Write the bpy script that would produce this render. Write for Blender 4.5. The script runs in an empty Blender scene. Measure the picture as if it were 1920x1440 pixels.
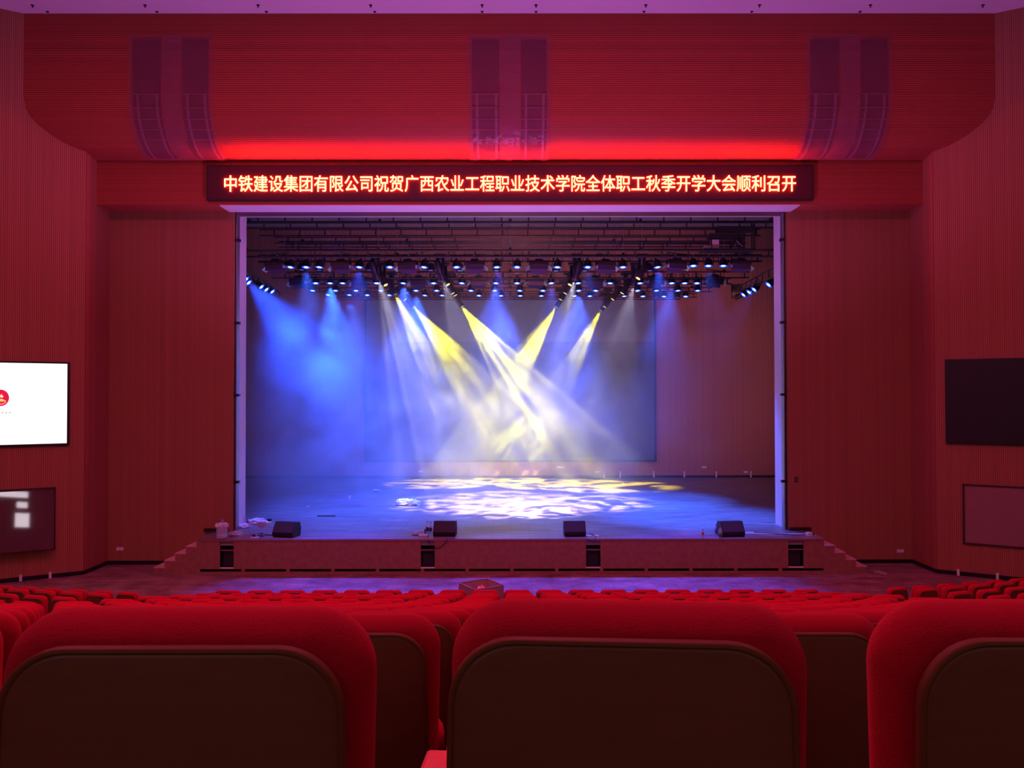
import bpy, bmesh, math, random
from mathutils import Vector, Matrix, Euler
random.seed(7)
sc = bpy.context.scene
COL = sc.collection
PI = math.pi
R = math.radians

# ---------------------------------------------------------------- camera, world, exposure
FPX = 1443.0
EYE = 4.6
cam_d = bpy.data.cameras.new('camera')
cam = bpy.data.objects.new('camera', cam_d)
COL.objects.link(cam)
cam_d.sensor_fit = 'HORIZONTAL'
cam_d.sensor_width = 36.0
cam_d.lens = FPX / 1920 * 36.0
cam_d.clip_end = 200
cam_d.clip_start = 0.05
CAMM = (Matrix.Translation((0, 0, EYE)) @ Matrix.Rotation(-math.atan(3 / FPX), 4, 'Z')
        @ Matrix.Rotation(R(90.9), 4, 'X') @ Matrix.Rotation(R(-0.07), 4, 'Z'))
cam.matrix_world = CAMM
sc.camera = cam

w = bpy.data.worlds.new('world')
sc.world = w
w.use_nodes = True
w.node_tree.nodes['Background'].inputs[0].default_value = (0, 0, 0, 1)
w.node_tree.nodes['Background'].inputs[1].default_value = 0.0

sc.view_settings.view_transform = 'Standard'
sc.view_settings.look = 'None'
sc.view_settings.exposure = 0.0
sc.view_settings.gamma = 1.0
sc.view_settings.use_curve_mapping = False
cy = sc.cycles
cy.use_denoising = True
cy.use_adaptive_sampling = True
cy.adaptive_threshold = 0.03
cy.max_bounces = 5
cy.diffuse_bounces = 3
cy.glossy_bounces = 2
cy.transmission_bounces = 4
cy.transparent_max_bounces = 12
cy.volume_bounces = 1
cy.volume_step_rate = 2.0
cy.volume_max_steps = 96
cy.sample_clamp_indirect = 4.0
cy.sample_clamp_direct = 0.0
cy.caustics_reflective = False
cy.caustics_refractive = False

# light levels, tuned together
K_SIGN = 110.0
K_HOUSE = 2.4
K_BLUE = 7200.0
K_YELLOW = 18000.0
K_WHITE = 13000.0
K_HALL = 560.0
K_UP = 3500.0
K_STAGE_FILL = 1000.0
K_PIT = 9000.0

# added fill lamps under the hall ceiling, out of view, for walls and seat tops
for x_, f_ in ((-8.0, 1.05), (0.0, 1.0), (8.0, .5)):
    l = bpy.data.lights.new('hall_fill', 'AREA')
    l.shape = 'DISK'
    l.size = 1.2
    l.energy = K_HALL * f_
    l.color = (1.0, .10, .30)
    o = bpy.data.objects.new('hall_fill', l)
    COL.objects.link(o)
    o.location = (x_, 8.0, 14.1)
    
# added fill lamps, unseen, to lift the stage back wall and upper stage house
for nm_, lc_, tg_, e_, sz_ in (('stage_fill', (11.6, 23.5, 6.0), (7.5, 35.0, 5.0), 1.0, 75), ('grid_fill', (0.0, 22.5, 12.0), (0, 35.0, 11.5), 1.2, 110)):
    l = bpy.data.lights.new(nm_, 'SPOT')
    l.energy = K_STAGE_FILL * e_
    l.color = (1.0, .28, .36)
    l.spot_size = R(sz_)
    l.spot_blend = .8
    l.shadow_soft_size = .4
    o = bpy.data.objects.new(nm_, l)
    COL.objects.link(o)
    o.location = lc_
    o.rotation_euler = (Vector(tg_) - Vector(lc_)).to_track_quat('-Z', 'Y').to_euler()
# added unseen lamp low behind the front row, to brighten the ceiling
l = bpy.data.lights.new('ceiling_fill', 'SPOT')
l.energy = K_UP
l.color = (.85, .20, 1.0)
l.spot_size = R(125)
l.spot_blend = .5
l.shadow_soft_size = .2
o = bpy.data.objects.new('ceiling_fill', l)
COL.objects.link(o)
o.location = (0, 15.7, .3)
o.rotation_euler = (R(180), 0, 0)


def at(px, py, Y):
    """the world point seen at a pixel, on the plane y = Y"""
    d = CAMM.to_3x3() @ Vector(((px - 960) / FPX, -(py - 720) / FPX, -1))
    t = Y / d.y
    return Vector((d.x * t, Y, EYE + d.z * t))


def atz(px, py, z):
    d = CAMM.to_3x3() @ Vector(((px - 960) / FPX, -(py - 720) / FPX, -1))
    t = (z - EYE) / d.z
    return Vector((d.x * t, d.y * t, z))


CAMI = CAMM.inverted()


def proj(p):
    q = CAMI @ Vector(p)
    return (960 + FPX * q.x / -q.z, 720 - FPX * q.y / -q.z)


# ---------------------------------------------------------------- materials
MATS = {}


def _new(name):
    m = bpy.data.materials.new(name)
    m.use_nodes = True
    nt = m.node_tree
    for n in list(nt.nodes):
        if n.type != 'OUTPUT_MATERIAL':
            nt.nodes.remove(n)
    out = [n for n in nt.nodes if n.type == 'OUTPUT_MATERIAL'][0]
    return m, nt, out


def mat(name, col, rough=0.6, metal=0.0, var=0.12, scale=20.0, bump=0.0, sheen=0.0, spec=0.5, stretch=None,
        emit=None, es=0.0, coat=0.0):
    if name in MATS:
        return MATS[name]
    m, nt, out = _new(name)
    b = nt.nodes.new('ShaderNodeBsdfPrincipled')
    nt.links.new(b.outputs[0], out.inputs[0])
    tc = nt.nodes.new('ShaderNodeTexCoord')
    mp = nt.nodes.new('ShaderNodeMapping')
    nt.links.new(tc.outputs['Object'], mp.inputs[0])
    if stretch:
        mp.inputs['Scale'].default_value = stretch
    nz = nt.nodes.new('ShaderNodeTexNoise')
    nz.inputs['Scale'].default_value = scale
    nz.inputs['Detail'].default_value = 3
    nt.links.new(mp.outputs[0], nz.inputs['Vector'])
    mx = nt.nodes.new('ShaderNodeMix')
    mx.data_type = 'RGBA'
    mx.inputs['A'].default_value = (*[c * (1 - var) for c in col], 1)
    mx.inputs['B'].default_value = (*[min(1, c * (1 + var)) for c in col], 1)
    nt.links.new(nz.outputs['Fac'], mx.inputs['Factor'])
    nt.links.new(mx.outputs['Result'], b.inputs['Base Color'])
    b.inputs['Roughness'].default_value = rough
    b.inputs['Metallic'].default_value = metal
    b.inputs['Specular IOR Level'].default_value = spec
    b.inputs['Coat Weight'].default_value = coat
    if sheen:
        b.inputs['Sheen Weight'].default_value = sheen
        b.inputs['Sheen Roughness'].default_value = 0.4
        b.inputs['Sheen Tint'].default_value = (1, .25, .25, 1)
    if bump:
        bp = nt.nodes.new('ShaderNodeBump')
        bp.inputs['Strength'].default_value = bump
        bp.inputs['Distance'].default_value = 0.01
        nt.links.new(nz.outputs['Fac'], bp.inputs['Height'])
        nt.links.new(bp.outputs[0], b.inputs['Normal'])
    if emit:
        b.inputs['Emission Color'].default_value = (*emit, 1)
        b.inputs['Emission Strength'].default_value = es
    MATS[name] = m
    return m


def emis(name, col, s, sampled=False):
    if name in MATS:
        return MATS[name]
    m, nt, out = _new(name)
    e = nt.nodes.new('ShaderNodeEmission')
    e.inputs[0].default_value = (*col, 1)
    e.inputs[1].default_value = s
    nt.links.new(e.outputs[0], out.inputs[0])
    if not sampled:
        m.cycles.emission_sampling = 'NONE'
    MATS[name] = m
    return m


def slat(name, axis, col, pitch=0.045, groove=0.45):
    """wood cladding of narrow ribs; axis is the direction across the ribs"""
    m, nt, out = _new(name)
    b = nt.nodes.new('ShaderNodeBsdfPrincipled')
    nt.links.new(b.outputs[0], out.inputs[0])
    ge = nt.nodes.new('ShaderNodeNewGeometry')
    dot = nt.nodes.new('ShaderNodeVectorMath')
    dot.operation = 'DOT_PRODUCT'
    dot.inputs[1].default_value = axis
    nt.links.new(ge.outputs['Position'], dot.inputs[0])
    mu = nt.nodes.new('ShaderNodeMath')
    mu.operation = 'MULTIPLY'
    mu.inputs[1].default_value = 2 * PI / pitch
    nt.links.new(dot.outputs['Value'], mu.inputs[0])
    sn = nt.nodes.new('ShaderNodeMath')
    sn.operation = 'SINE'
    nt.links.new(mu.outputs[0], sn.inputs[0])
    mr = nt.nodes.new('ShaderNodeMapRange')
    mr.inputs['From Min'].default_value = -1
    mr.inputs['From Max'].default_value = -0.2
    nt.links.new(sn.outputs[0], mr.inputs['Value'])
    # slow variation from board to board
    cb = nt.nodes.new('ShaderNodeCombineXYZ')
    nt.links.new(dot.outputs['Value'], cb.inputs[0])
    nz = nt.nodes.new('ShaderNodeTexNoise')
    nz.noise_dimensions = '1D'
    nz.inputs['Scale'].default_value = 6.0
    nz.inputs['Detail'].default_value = 4
    nt.links.new(dot.outputs['Value'], nz.inputs['W'])
    mx = nt.nodes.new('ShaderNodeMix')
    mx.data_type = 'RGBA'
    mx.inputs['A'].default_value = (*[c * 0.8 for c in col], 1)
    mx.inputs['B'].default_value = (*[min(1, c * 1.2) for c in col], 1)
    nt.links.new(nz.outputs['Fac'], mx.inputs['Factor'])
    m2 = nt.nodes.new('ShaderNodeMix')
    m2.data_type = 'RGBA'
    m2.inputs['A'].default_value = (*[c * groove for c in col], 1)
    nt.links.new(mr.outputs[0], m2.inputs['Factor'])
    nt.links.new(mx.outputs['Result'], m2.inputs['B'])
    nt.links.new(m2.outputs['Result'], b.inputs['Base Color'])
    b.inputs['Roughness'].default_value = 0.6
    b.inputs['Specular IOR Level'].default_value = 0.25
    MATS[name] = m
    return m


WOOD = (0.40, 0.15, 0.085)
WOODR = (0.42, 0.075, 0.045)


def floor_mat(name, col, col2, rough, sx, sy, dust=0.0):
    m, nt, out = _new(name)
    b = nt.nodes.new('ShaderNodeBsdfPrincipled')
    nt.links.new(b.outputs[0], out.inputs[0])
    tc = nt.nodes.new('ShaderNodeTexCoord')
    mp = nt.nodes.new('ShaderNodeMapping')
    mp.inputs['Scale'].default_value = (sx, sy, 1)
    nt.links.new(tc.outputs['Object'], mp.inputs[0])
    nz = nt.nodes.new('ShaderNodeTexNoise')
    nz.inputs['Scale'].default_value = 1.0
    nz.inputs['Detail'].default_value = 6
    nz.inputs['Roughness'].default_value = 0.7
    nt.links.new(mp.outputs[0], nz.inputs['Vector'])
    br = nt.nodes.new('ShaderNodeTexBrick')
    br.inputs['Scale'].default_value = 1.0
    br.inputs['Color1'].default_value = (1, 1, 1, 1)
    br.inputs['Color2'].default_value = (0.72, 0.72, 0.72, 1)
    br.inputs['Mortar'].default_value = (0.35, 0.35, 0.35, 1)
    br.inputs['Mortar Size'].default_value = 0.012
    br.inputs['Brick Width'].default_value = 1.0
    br.inputs['Row Height'].default_value = 0.12
    nt.links.new(tc.outputs['Object'], br.inputs['Vector'])
    cr = nt.nodes.new('ShaderNodeMapRange')
    cr.inputs['From Min'].default_value = 0.35
    cr.inputs['From Max'].default_value = 0.65
    nt.links.new(nz.outputs['Fac'], cr.inputs['Value'])
    mx = nt.nodes.new('ShaderNodeMix')
    mx.data_type = 'RGBA'
    mx.inputs['A'].default_value = (*col, 1)
    mx.inputs['B'].default_value = (*col2, 1)
    nt.links.new(cr.outputs[0], mx.inputs['Factor'])
    ml = nt.nodes.new('ShaderNodeMix')
    ml.data_type = 'RGBA'
    ml.blend_type = 'MULTIPLY'
    ml.inputs['Factor'].default_value = 1.0
    nt.links.new(mx.outputs['Result'], ml.inputs['A'])
    nt.links.new(br.outputs['Color'], ml.inputs['B'])
    nt.links.new(ml.outputs['Result'], b.inputs['Base Color'])
    b.inputs['Roughness'].default_value = rough
    bp = nt.nodes.new('ShaderNodeBump')
    bp.inputs['Strength'].default_value = 0.15
    nt.links.new(nz.outputs['Fac'], bp.inputs['Height'])
    nt.links.new(bp.outputs[0], b.inputs['Normal'])
    MATS[name] = m
    return m


M_STAGE = floor_mat('stage_boards', (0.13, 0.085, 0.085), (0.33, 0.24, 0.24), 0.42, 0.7, 5.0)
M_PIT = floor_mat('dusty_parquet', (0.16, 0.07, 0.06), (0.40, 0.25, 0.24), 0.5, 1.6, 2.2)
M_RAKE = mat('grey_carpet', (0.06, 0.03, 0.03), 0.95, scale=60, bump=.2)
M_CEIL = mat('white_plaster', (0.72, 0.70, 0.74), 0.8, var=.03, scale=2)
M_BLACK = mat('black_paint', (0.012, 0.012, 0.014), 0.5, scale=30)
M_DARK = mat('dark_void', (0.006, 0.005, 0.006), 0.9)
M_STEEL = mat('grey_steel', (0.32, 0.32, 0.36), 0.4, metal=.7)
M_PALE = mat('pale_cladding', (0.78, 0.68, 0.70), 0.5, var=.04)
M_FABRIC = mat('red_wool_fabric', (0.45, 0.004, 0.020), 0.9, scale=420, bump=.35, sheen=.10, var=.2, spec=.15)
M_PANEL = mat('dark_wood_laminate', (0.17, 0.05, 0.022), 0.42, scale=9, stretch=(1, 1, 6), var=.12, spec=.3)
M_TRIM = mat('varnished_wood_edge', (0.17, 0.05, 0.018), 0.5, scale=30, spec=.1)
M_ARM = mat('red_lacquered_wood', (0.62, 0.10, 0.06), 0.35, scale=30)
M_FRAME = mat('seat_frame_black', (0.03, 0.015, 0.015), 0.5)
M_SKIRT = mat('rough_plywood', (0.31, 0.13, 0.09), 0.75, scale=7, var=.35, bump=.15)
M_WHITE = mat('white_plastic', (0.75, 0.75, 0.78), 0.4)
M_FILM = None


# ---------------------------------------------------------------- mesh helpers
class MB:
    def __init__(s):
        s.v, s.f = [], []

    def box(s, x0, x1, y0, y1, z0, z1, M=None):
        i = len(s.v)
        for z in (z0, z1):
            for x, y in ((x0, y0), (x1, y0), (x1, y1), (x0, y1)):
                p = Vector((x, y, z))
                s.v.append(M @ p if M else p)
        for f in ((0, 3, 2, 1), (4, 5, 6, 7), (0, 1, 5, 4), (1, 2, 6, 5), (2, 3, 7, 6), (3, 0, 4, 7)):
            s.f.append(tuple(i + k for k in f))
        return s

    def loft(s, loops, caps=True, closed=True):
        i = len(s.v)
        n = len(loops[0])
        for l in loops:
            s.v += [Vector(p) for p in l]
        for a in range(len(loops) - 1):
            for k in range(n if closed else n - 1):
                k2 = (k + 1) % n
                s.f.append((i + a * n + k, i + a * n + k2, i + (a + 1) * n + k2, i + (a + 1) * n + k))
        if caps:
            s.f.append(tuple(i + k for k in reversed(range(n))))
            s.f.append(tuple(i + (len(loops) - 1) * n + k for k in range(n)))
        return s

    def tube(s, pts, r, n=6, caps=True):
        pts = [Vector(p) for p in pts]
        loops = []
        for a, p in enumerate(pts):
            d = (pts[min(a + 1, len(pts) - 1)] - pts[max(a - 1, 0)]).normalized()
            u = d.cross(Vector((0, 0, 1)))
            if u.length < 1e-3:
                u = d.cross(Vector((0, 1, 0)))
            u.normalize()
            vv = d.cross(u)
            rr = r[a] if isinstance(r, (list, tuple)) else r
            loops.append([p + (u * math.cos(t) + vv * math.sin(t)) * rr for t in [2 * PI * k / n for k in range(n)]])
        return s.loft(loops, caps)

    def lathe(s, prof, n=20, M=None, caps=True):
        """prof: list of (r, z)"""
        loops = []
        for r, z in prof:
            lp = [Vector((r * math.cos(2 * PI * k / n), r * math.sin(2 * PI * k / n), z)) for k in range(n)]
            loops.append([M @ p for p in lp] if M else lp)
        return s.loft(loops, caps)

    def prism(s, poly, y0, y1, M=None):
        """poly of (x, z) pushed from y0 to y1"""
        a = [Vector((x, y0, z)) for x, z in poly]
        b = [Vector((x, y1, z)) for x, z in poly]
        if M:
            a = [M @ p for p in a]
            b = [M @ p for p in b]
        return s.loft([a, b])

    def build(s, name, m, parent=None, smooth=False, bevel=0.0, seg=2):
        me = bpy.data.meshes.new(name)
        me.from_pydata([tuple(p) for p in s.v], [], s.f)
        bm = bmesh.new()
        bm.from_mesh(me)
        bmesh.ops.remove_doubles(bm, verts=bm.verts, dist=1e-6)
        bmesh.ops.recalc_face_normals(bm, faces=bm.faces)
        if bevel:
            es = [e for e in bm.edges if len(e.link_faces) == 2 and e.calc_face_angle(0) > 0.5]
            bmesh.ops.bevel(bm, geom=es, offset=bevel, segments=seg, affect='EDGES', profile=0.5)
        bm.to_mesh(me)
        bm.free()
        if smooth:
            for p in me.polygons:
                p.use_smooth = True
            try:
                me.set_sharp_from_angle(angle=R(50))
            except Exception:
                pass
        me.materials.append(m)
        o = bpy.data.objects.new(name, me)
        COL.objects.link(o)
        if parent:
            o.parent = parent
        return o


def tag(o, label=None, cat=None, group=None, kind=None):
    if label:
        o['label'] = label
    if cat:
        o['category'] = cat
    if group:
        o['group'] = group
    if kind:
        o['kind'] = kind
    return o


def struct(o, label=None):
    return tag(o, label, None, None, 'structure')


def thing(name, label, cat, loc=(0, 0, 0), rot=(0, 0, 0), group=None):
    o = bpy.data.objects.new(name, None)
    o.empty_display_size = 0.1
    COL.objects.link(o)
    o.location = loc
    o.rotation_euler = rot
    return tag(o, label, cat, group)


KIDS = {}


def kids(o):
    if o.name not in KIDS:
        KIDS[o.name] = list(o.children)
    return KIDS[o.name]


def dup(o, loc=None, rot=None, label=None, group=None, parent=None, scale=None):
    c = o.copy()
    COL.objects.link(c)
    if parent:
        c.parent = parent
    for ch in kids(o):
        dup(ch, parent=c)
    if loc is not None:
        c.location = loc
    if rot is not None:
        c.rotation_euler = rot
    if scale is not None:
        c.scale = scale
    if label:
        c['label'] = label
    if group:
        c['group'] = group
    return c


ORD = ['', 'first', 'second', 'third', 'fourth', 'fifth', 'sixth', 'seventh', 'eighth', 'ninth', 'tenth', 'eleventh',
       'twelfth', 'thirteenth', 'fourteenth', 'fifteenth', 'sixteenth', 'seventeenth', 'eighteenth', 'nineteenth',
       'twentieth']

# ---------------------------------------------------------------- the room
STZ = 0.9          # stage floor
WY = 21.2          # proscenium wall
XR = 11.05         # return walls
CZ = EYE + 9.67    # ceiling
YB, YF = -12.0, 20.0
sx_v, sx_h = (1, 0, 0), (0, 0, 1)
m_slx = slat('ribbed_wood_front', (1, 0, 0), WOOD)
m_sly = slat('ribbed_wood_return', (0, 1, 0), WOOD)
m_slz = slat('ribbed_wood_valance', (0, 0, 1), WOODR, pitch=0.05, groove=.5)
m_slb = slat('ribbed_wood_back', (1, 0, 0), (0.42, 0.18, 0.13), pitch=0.07)

# angled side walls: from (11.05, 20) outwards and back
ang = math.atan(0.574)
ux, uy = math.cos(ang), -math.sin(ang)
m_sll = slat('ribbed_wood_side_left', (-ux, uy, 0), WOOD)
m_slr = slat('ribbed_wood_side_right', (ux, uy, 0), WOOD)
for sgn, side, mm in ((-1, 'left', m_sll), (1, 'right', m_slr)):
    L = 7.5
    mb = MB()
    a = Vector((sgn * XR, YF, 0))
    b = Vector((sgn * (XR + L * ux), YF + L * uy, 0))
    t = Vector((sgn * 0.3 * -uy, 0.3 * ux, 0))
    mb.loft([[a, b, b + t, a + t + Vector((sgn * -0.0, 0, 0))], [p + Vector((0, 0, CZ)) for p in (a, b, b + t, a + t)]])
    struct(mb.build('wall_' + side, mm))
    mb = MB().box(min(sgn * XR, sgn * (XR + .3)), max(sgn * XR, sgn * (XR + .3)), YF + 0.02, WY + .3, 0, CZ)
    struct(mb.build('wall_%s_return' % side, m_sly))
    c = Vector((b.x, YB, 0))
    mb = MB().box(min(b.x, b.x + sgn * .3), max(b.x, b.x + sgn * .3), YB, b.y + .15, 0, CZ)
    struct(mb.build('wall_%s_rear' % side, m_sly))
    # black plinth along the foot of the wall
    mb = MB()
    off = Vector((-sgn * 0.03 * -uy, -0.03 * ux, 0))
    mb.loft([[a + off, b + off, b, a], [p + Vector((0, 0, 0.10)) for p in (a + off, b + off, b, a)]])
    struct(mb.build('baseboard_' + side, M_DARK))
    mb = MB().box(min(sgn * XR, sgn * (XR - .03)), max(sgn * XR, sgn * (XR - .03)), YF, WY - .03, 0, .1)
    struct(mb.build('baseboard_%s_return' % side, M_DARK))
    x0, x1 = sorted((sgn * 9.3, sgn * XR))
    struct(MB().box(x0, x1, WY - .03, WY, 0, .1).build('baseboard_%s_front' % side, M_DARK))
BX = XR + 7.5 * ux
BACKY = YF + 7.5 * uy

# proscenium wall, left and right of the opening, and over it
OPX = 7.64
OPZ = EYE + 5.09
for sgn, side in ((-1, 'left'), (1, 'right')):
    x0, x1 = sorted((sgn * OPX, sgn * (XR + .02)))
    struct(MB().box(x0, x1, WY, WY + .3, 0, OPZ + 2).build('wall_proscenium_' + side, m_slx))
struct(MB().box(-XR, XR, WY - 0.7, WY + .3, OPZ + .03, EYE + 6.5).build('wall_proscenium_beam', m_slz))
# pale lining under the beam
struct(MB().box(-OPX - .12, OPX + .12, WY - .69, WY + 0.0, OPZ, OPZ + .03).build('trim_1', M_PALE))
struct(MB().box(-OPX - .1, OPX + .1, WY + .0, WY + .55, OPZ + .01, OPZ + .3).build('trim_2', mat('dark_red_steel', (.10, .03, .03), .6)))

# curved timber valance above the beam
prof = [(19.3, CZ), (19.3, EYE + 7.6), (19.33, EYE + 7.26), (19.39, EYE + 7.05), (19.47, EYE + 6.89), (19.62, EYE + 6.67),
        (19.72, EYE + 6.56), (19.83, EYE + 6.47), (19.96, EYE + 6.40), (20.1, EYE + 6.355), (20.3, EYE + 6.32), (20.6, EYE + 6.3)]
VP = prof
HW = 13.6
lp = [Vector((0, y, z)) for y, z in prof] + [Vector((0, 21.0, EYE + 6.3)), Vector((0, 21.0, CZ))]
mb = MB().loft([[p + Vector((-HW, 0, 0)) for p in lp], [p + Vector((HW, 0, 0)) for p in lp]])


def valance_mat():
    m = slat('ribbed_wood_valance_curved', (0, -0.5, 0.9), WOODR, pitch=0.05, groove=.5)
    return m


o = mb.build('wall_valance', valance_mat(), smooth=True)
struct(o, 'curved valance clad in horizontal wood ribs above the stage')

# ceiling and floors
struct(MB().box(-BX - .3, BX + .3, YB, 21.5, CZ, CZ + .3).build('ceiling', M_CEIL))
struct(MB().box(-BX - .3, BX + .3, 14.95, 21.5, -.3, 0).build('floor', M_PIT))
struct(MB().box(-BX - .3, BX + .3, YB - .3, YB, 0, CZ).build('wall_back', mat('back_wall', (.35, .2, .16), .8)))

# stage house
SY = 35.0
SCZ = EYE + 7.75
struct(MB().box(-12.5, 12.5, SY, SY + .3, STZ, SCZ).build('wall_stage_back', m_slb))
struct(MB().box(-12.8, -12.5, 21.5, SY + .3, STZ, SCZ).build('wall_stage_left', m_sly))
struct(MB().box(12.5, 12.8, 21.5, SY + .3, STZ, SCZ).build('wall_stage_right', m_sly))
struct(MB().box(-12.8, 12.8, 21.5, SY + .3, SCZ, SCZ + .3).build('ceiling_stage', mat('stage_ceiling', (.30, .24, .30), .8)))
struct(MB().box(-12.8, 12.8, 21.5, 21.8, OPZ + .3, SCZ).build('wall_stage_front', M_BLACK))
struct(MB().box(-12.5, 12.5, SY - .03, SY, STZ, STZ + .09).build('baseboard_stage', M_DARK))
# stage floor with its wings running into the walls
SW = 8.13
mb = MB()
st = [(-SW, 20.0), (SW, 20.0), (SW, WY + .02), (OPX + .2, WY + .02), (OPX + .2, 21.5), (12.5, 21.5), (12.5, SY), (-12.5, SY),
      (-12.5, 21.5), (-OPX - .2, 21.5), (-OPX - .2, WY + .02), (-SW, WY + .02)]
mb.loft([[Vector((x, y, STZ - .05)) for x, y in st], [Vector((x, y, STZ)) for x, y in st]])
struct(mb.build('floor_stage', M_STAGE), 'brown board stage floor')

# stage skirt: panels between four openings, dark slots along the foot
ops = [(412, 438), (789, 815), (1099, 1126), (1478, 1507)]
opx = [(at(a, 1040, 20).x, at(b, 1040, 20).x) for a, b in ops]
sk = thing('stage_front', 'rough plywood stage front with four speaker openings and dark slots', 'stage front', (0, 20, 0))
sk['kind'] = 'structure'
edges = [-SW] + [e for ab in opx for e in ab] + [SW]
for k in range(0, len(edges), 2):
    a, b = edges[k], edges[k + 1]
    MB().box(a, b, 0, .04, .13, STZ - .05).build('skirt_panel', M_SKIRT, sk)
MB().box(-SW, SW, 0, .04, 0, .06).build('plinth', M_SKIRT, sk)
MB().box(-SW, SW, .25, .3, 0, STZ - .05).build('backing', M_DARK, sk)
x = -SW
while x < SW:
    MB().box(x, x + .09, .0, .03, .06, .13).build('plinth_block', M_SKIRT, sk)
    x += 1.16
MB().box(-SW, SW, -.015, .03, STZ - .05, STZ - .012).build('nosing', mat('nosing', (.30, .10, .09), .5), sk)
for (a, b) in opx:
    MB().box(a, b, .05, .08, STZ - .17, STZ - .05).build('header_board', mat('grey_board', (.30, .22, .25), .7), sk)
    MB().box(a, b, .03, .06, STZ - .30, STZ - .275).build('rail', M_SKIRT, sk)
    MB().box(a, b, .02, .08, .135, .165).build('sill', M_PALE, sk)
for n, (a, b) in enumerate(opx):
    t = thing('stage_speaker', 'black speaker set into the %s opening of the stage front' % ['far left', 'centre-left', 'centre-right', 'far right'][n],
              'speaker', ((a + b) / 2, 20.14, .165), group='speakers set into the stage front')
    hw = (b - a) / 2 - .03
    MB().box(-hw, hw, 0, .1, 0, .43).build('cabinet', M_BLACK, t, bevel=.008)
    MB().box(-hw + .015, hw - .015, -.008, 0, .015, .415).build('grille', mat('speaker_mesh', (.02, .02, .022), .8, scale=300, bump=.5), t)
# side stairs
for sgn, side in ((-1, 'left'), (1, 'right')):
    t = thing('stage_stairs', 'wooden steps climbing to the stage at its %s end' % side, 'stairs', (sgn * SW, 20.0, 0),
              group='stage side stairs')
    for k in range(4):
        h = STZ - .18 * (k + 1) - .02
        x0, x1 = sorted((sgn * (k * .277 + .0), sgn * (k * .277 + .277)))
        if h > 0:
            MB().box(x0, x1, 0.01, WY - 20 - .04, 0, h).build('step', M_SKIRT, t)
            MB().box(x0 - .01, x1 + .01, 0.0, WY - 20 - .04, h, h + .02).build('tread', mat('tread', (.62, .38, .38), .5), t)  # paler pinkish treads: the light on the steps is put into their colour

# opening frame: steel guide rails and pale reveals
for sgn, side in ((-1, 'left'), (1, 'right')):
    def bx(x0, x1, y0, y1, z0, z1):
        a, b = sorted((sgn * x0, sgn * x1))
        return MB().box(a, b, y0, y1, z0, z1)
    t = thing('guide_rail', 'tall steel guide rail up the %s side of the stage opening' % side, 'rail', (0, 0, 0), group='stage opening rails')
    bx(7.57, 7.60, WY + .1, WY + .3, STZ, OPZ).build('channel', M_STEEL, t)
    bx(7.60, 7.67, WY + .14, WY + .3, STZ, OPZ).build('guide', M_BLACK, t)
    bx(7.67, 7.71, WY + .3, WY + .44, STZ, OPZ).build('channel', M_STEEL, t)
    for z in (2.2, 4.6, 6.6, 8.9):
        bx(7.50, 7.74, WY + .08, WY + .2, z, z + .07).build('clamp', M_BLACK, t)
    struct(bx(7.66, 8.2, 21.74, 22.3, STZ, OPZ + .25).build('trim_%d' % (3 if sgn < 0 else 4), M_PALE))
struct(MB().box(-8.2, 8.2, 21.76, 21.79, OPZ - .005, OPZ + .3).build('trim_5', M_PALE))

# ---------------------------------------------------------------- sign
sg = thing('led_sign', 'long red dot-matrix sign with one line of Chinese characters above the stage', 'led sign', (0, 0, 0))
yS = 20.42
p0, p1 = at(390, 312, yS), at(1523, 373, yS)
MB().box(p0.x, p1.x, yS, yS + .09, p1.z, p0.z).build('display_panel', mat('sign_face', (.035, .006, .010), .6, emit=(1, .0, .06), es=.02), sg)
fr = MB()
for (a, b, c, d) in ((p0.x - .03, p1.x + .03, p0.z, p0.z + .03), (p0.x - .03, p1.x + .03, p1.z - .03, p1.z),
                     (p0.x - .03, p0.x, p1.z, p0.z), (p1.x, p1.x + .03, p1.z, p0.z)):
    fr.box(a, b, yS - .01, yS + .09, c, d)
fr.build('frame', M_BLACK, sg)
cu = bpy.data.curves.new('lettering', 'FONT')
cu.body = '中铁建设集团有限公司祝贺广西农业工程职业技术学院全体职工秋季开学大会顺利召开'
cu.offset = 0.0
cu.extrude = 0.02
tmp = bpy.data.objects.new('tmp', cu)
COL.objects.link(tmp)
bpy.context.view_layer.update()
me = bpy.data.meshes.new_from_object(tmp.evaluated_get(bpy.context.evaluated_depsgraph_get()))
bpy.data.objects.remove(tmp)
me.name = 'lettering'
xs = [v.co.x for v in me.vertices]
ys = [v.co.y for v in me.vertices]
q0, q1 = at(421, 329, yS), at(1492, 359, yS)
sxx = (q1.x - q0.x) / (max(xs) - min(xs))
szz = (q0.z - q1.z) / (max(ys) - min(ys))
for v in me.vertices:
    v.co = Vector((q0.x + (v.co.x - min(xs)) * sxx, yS - .012 - v.co.z * .4, q1.z + (v.co.y - min(ys)) * szz))
me.materials.clear()
me.materials.append(emis('led_red', (1.0, 0.026, 0.007), K_SIGN, True))
lt = bpy.data.objects.new('lettering', me)
COL.objects.link(lt)
lt.parent = sg
lt['label'] = 'glowing red characters'

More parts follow.
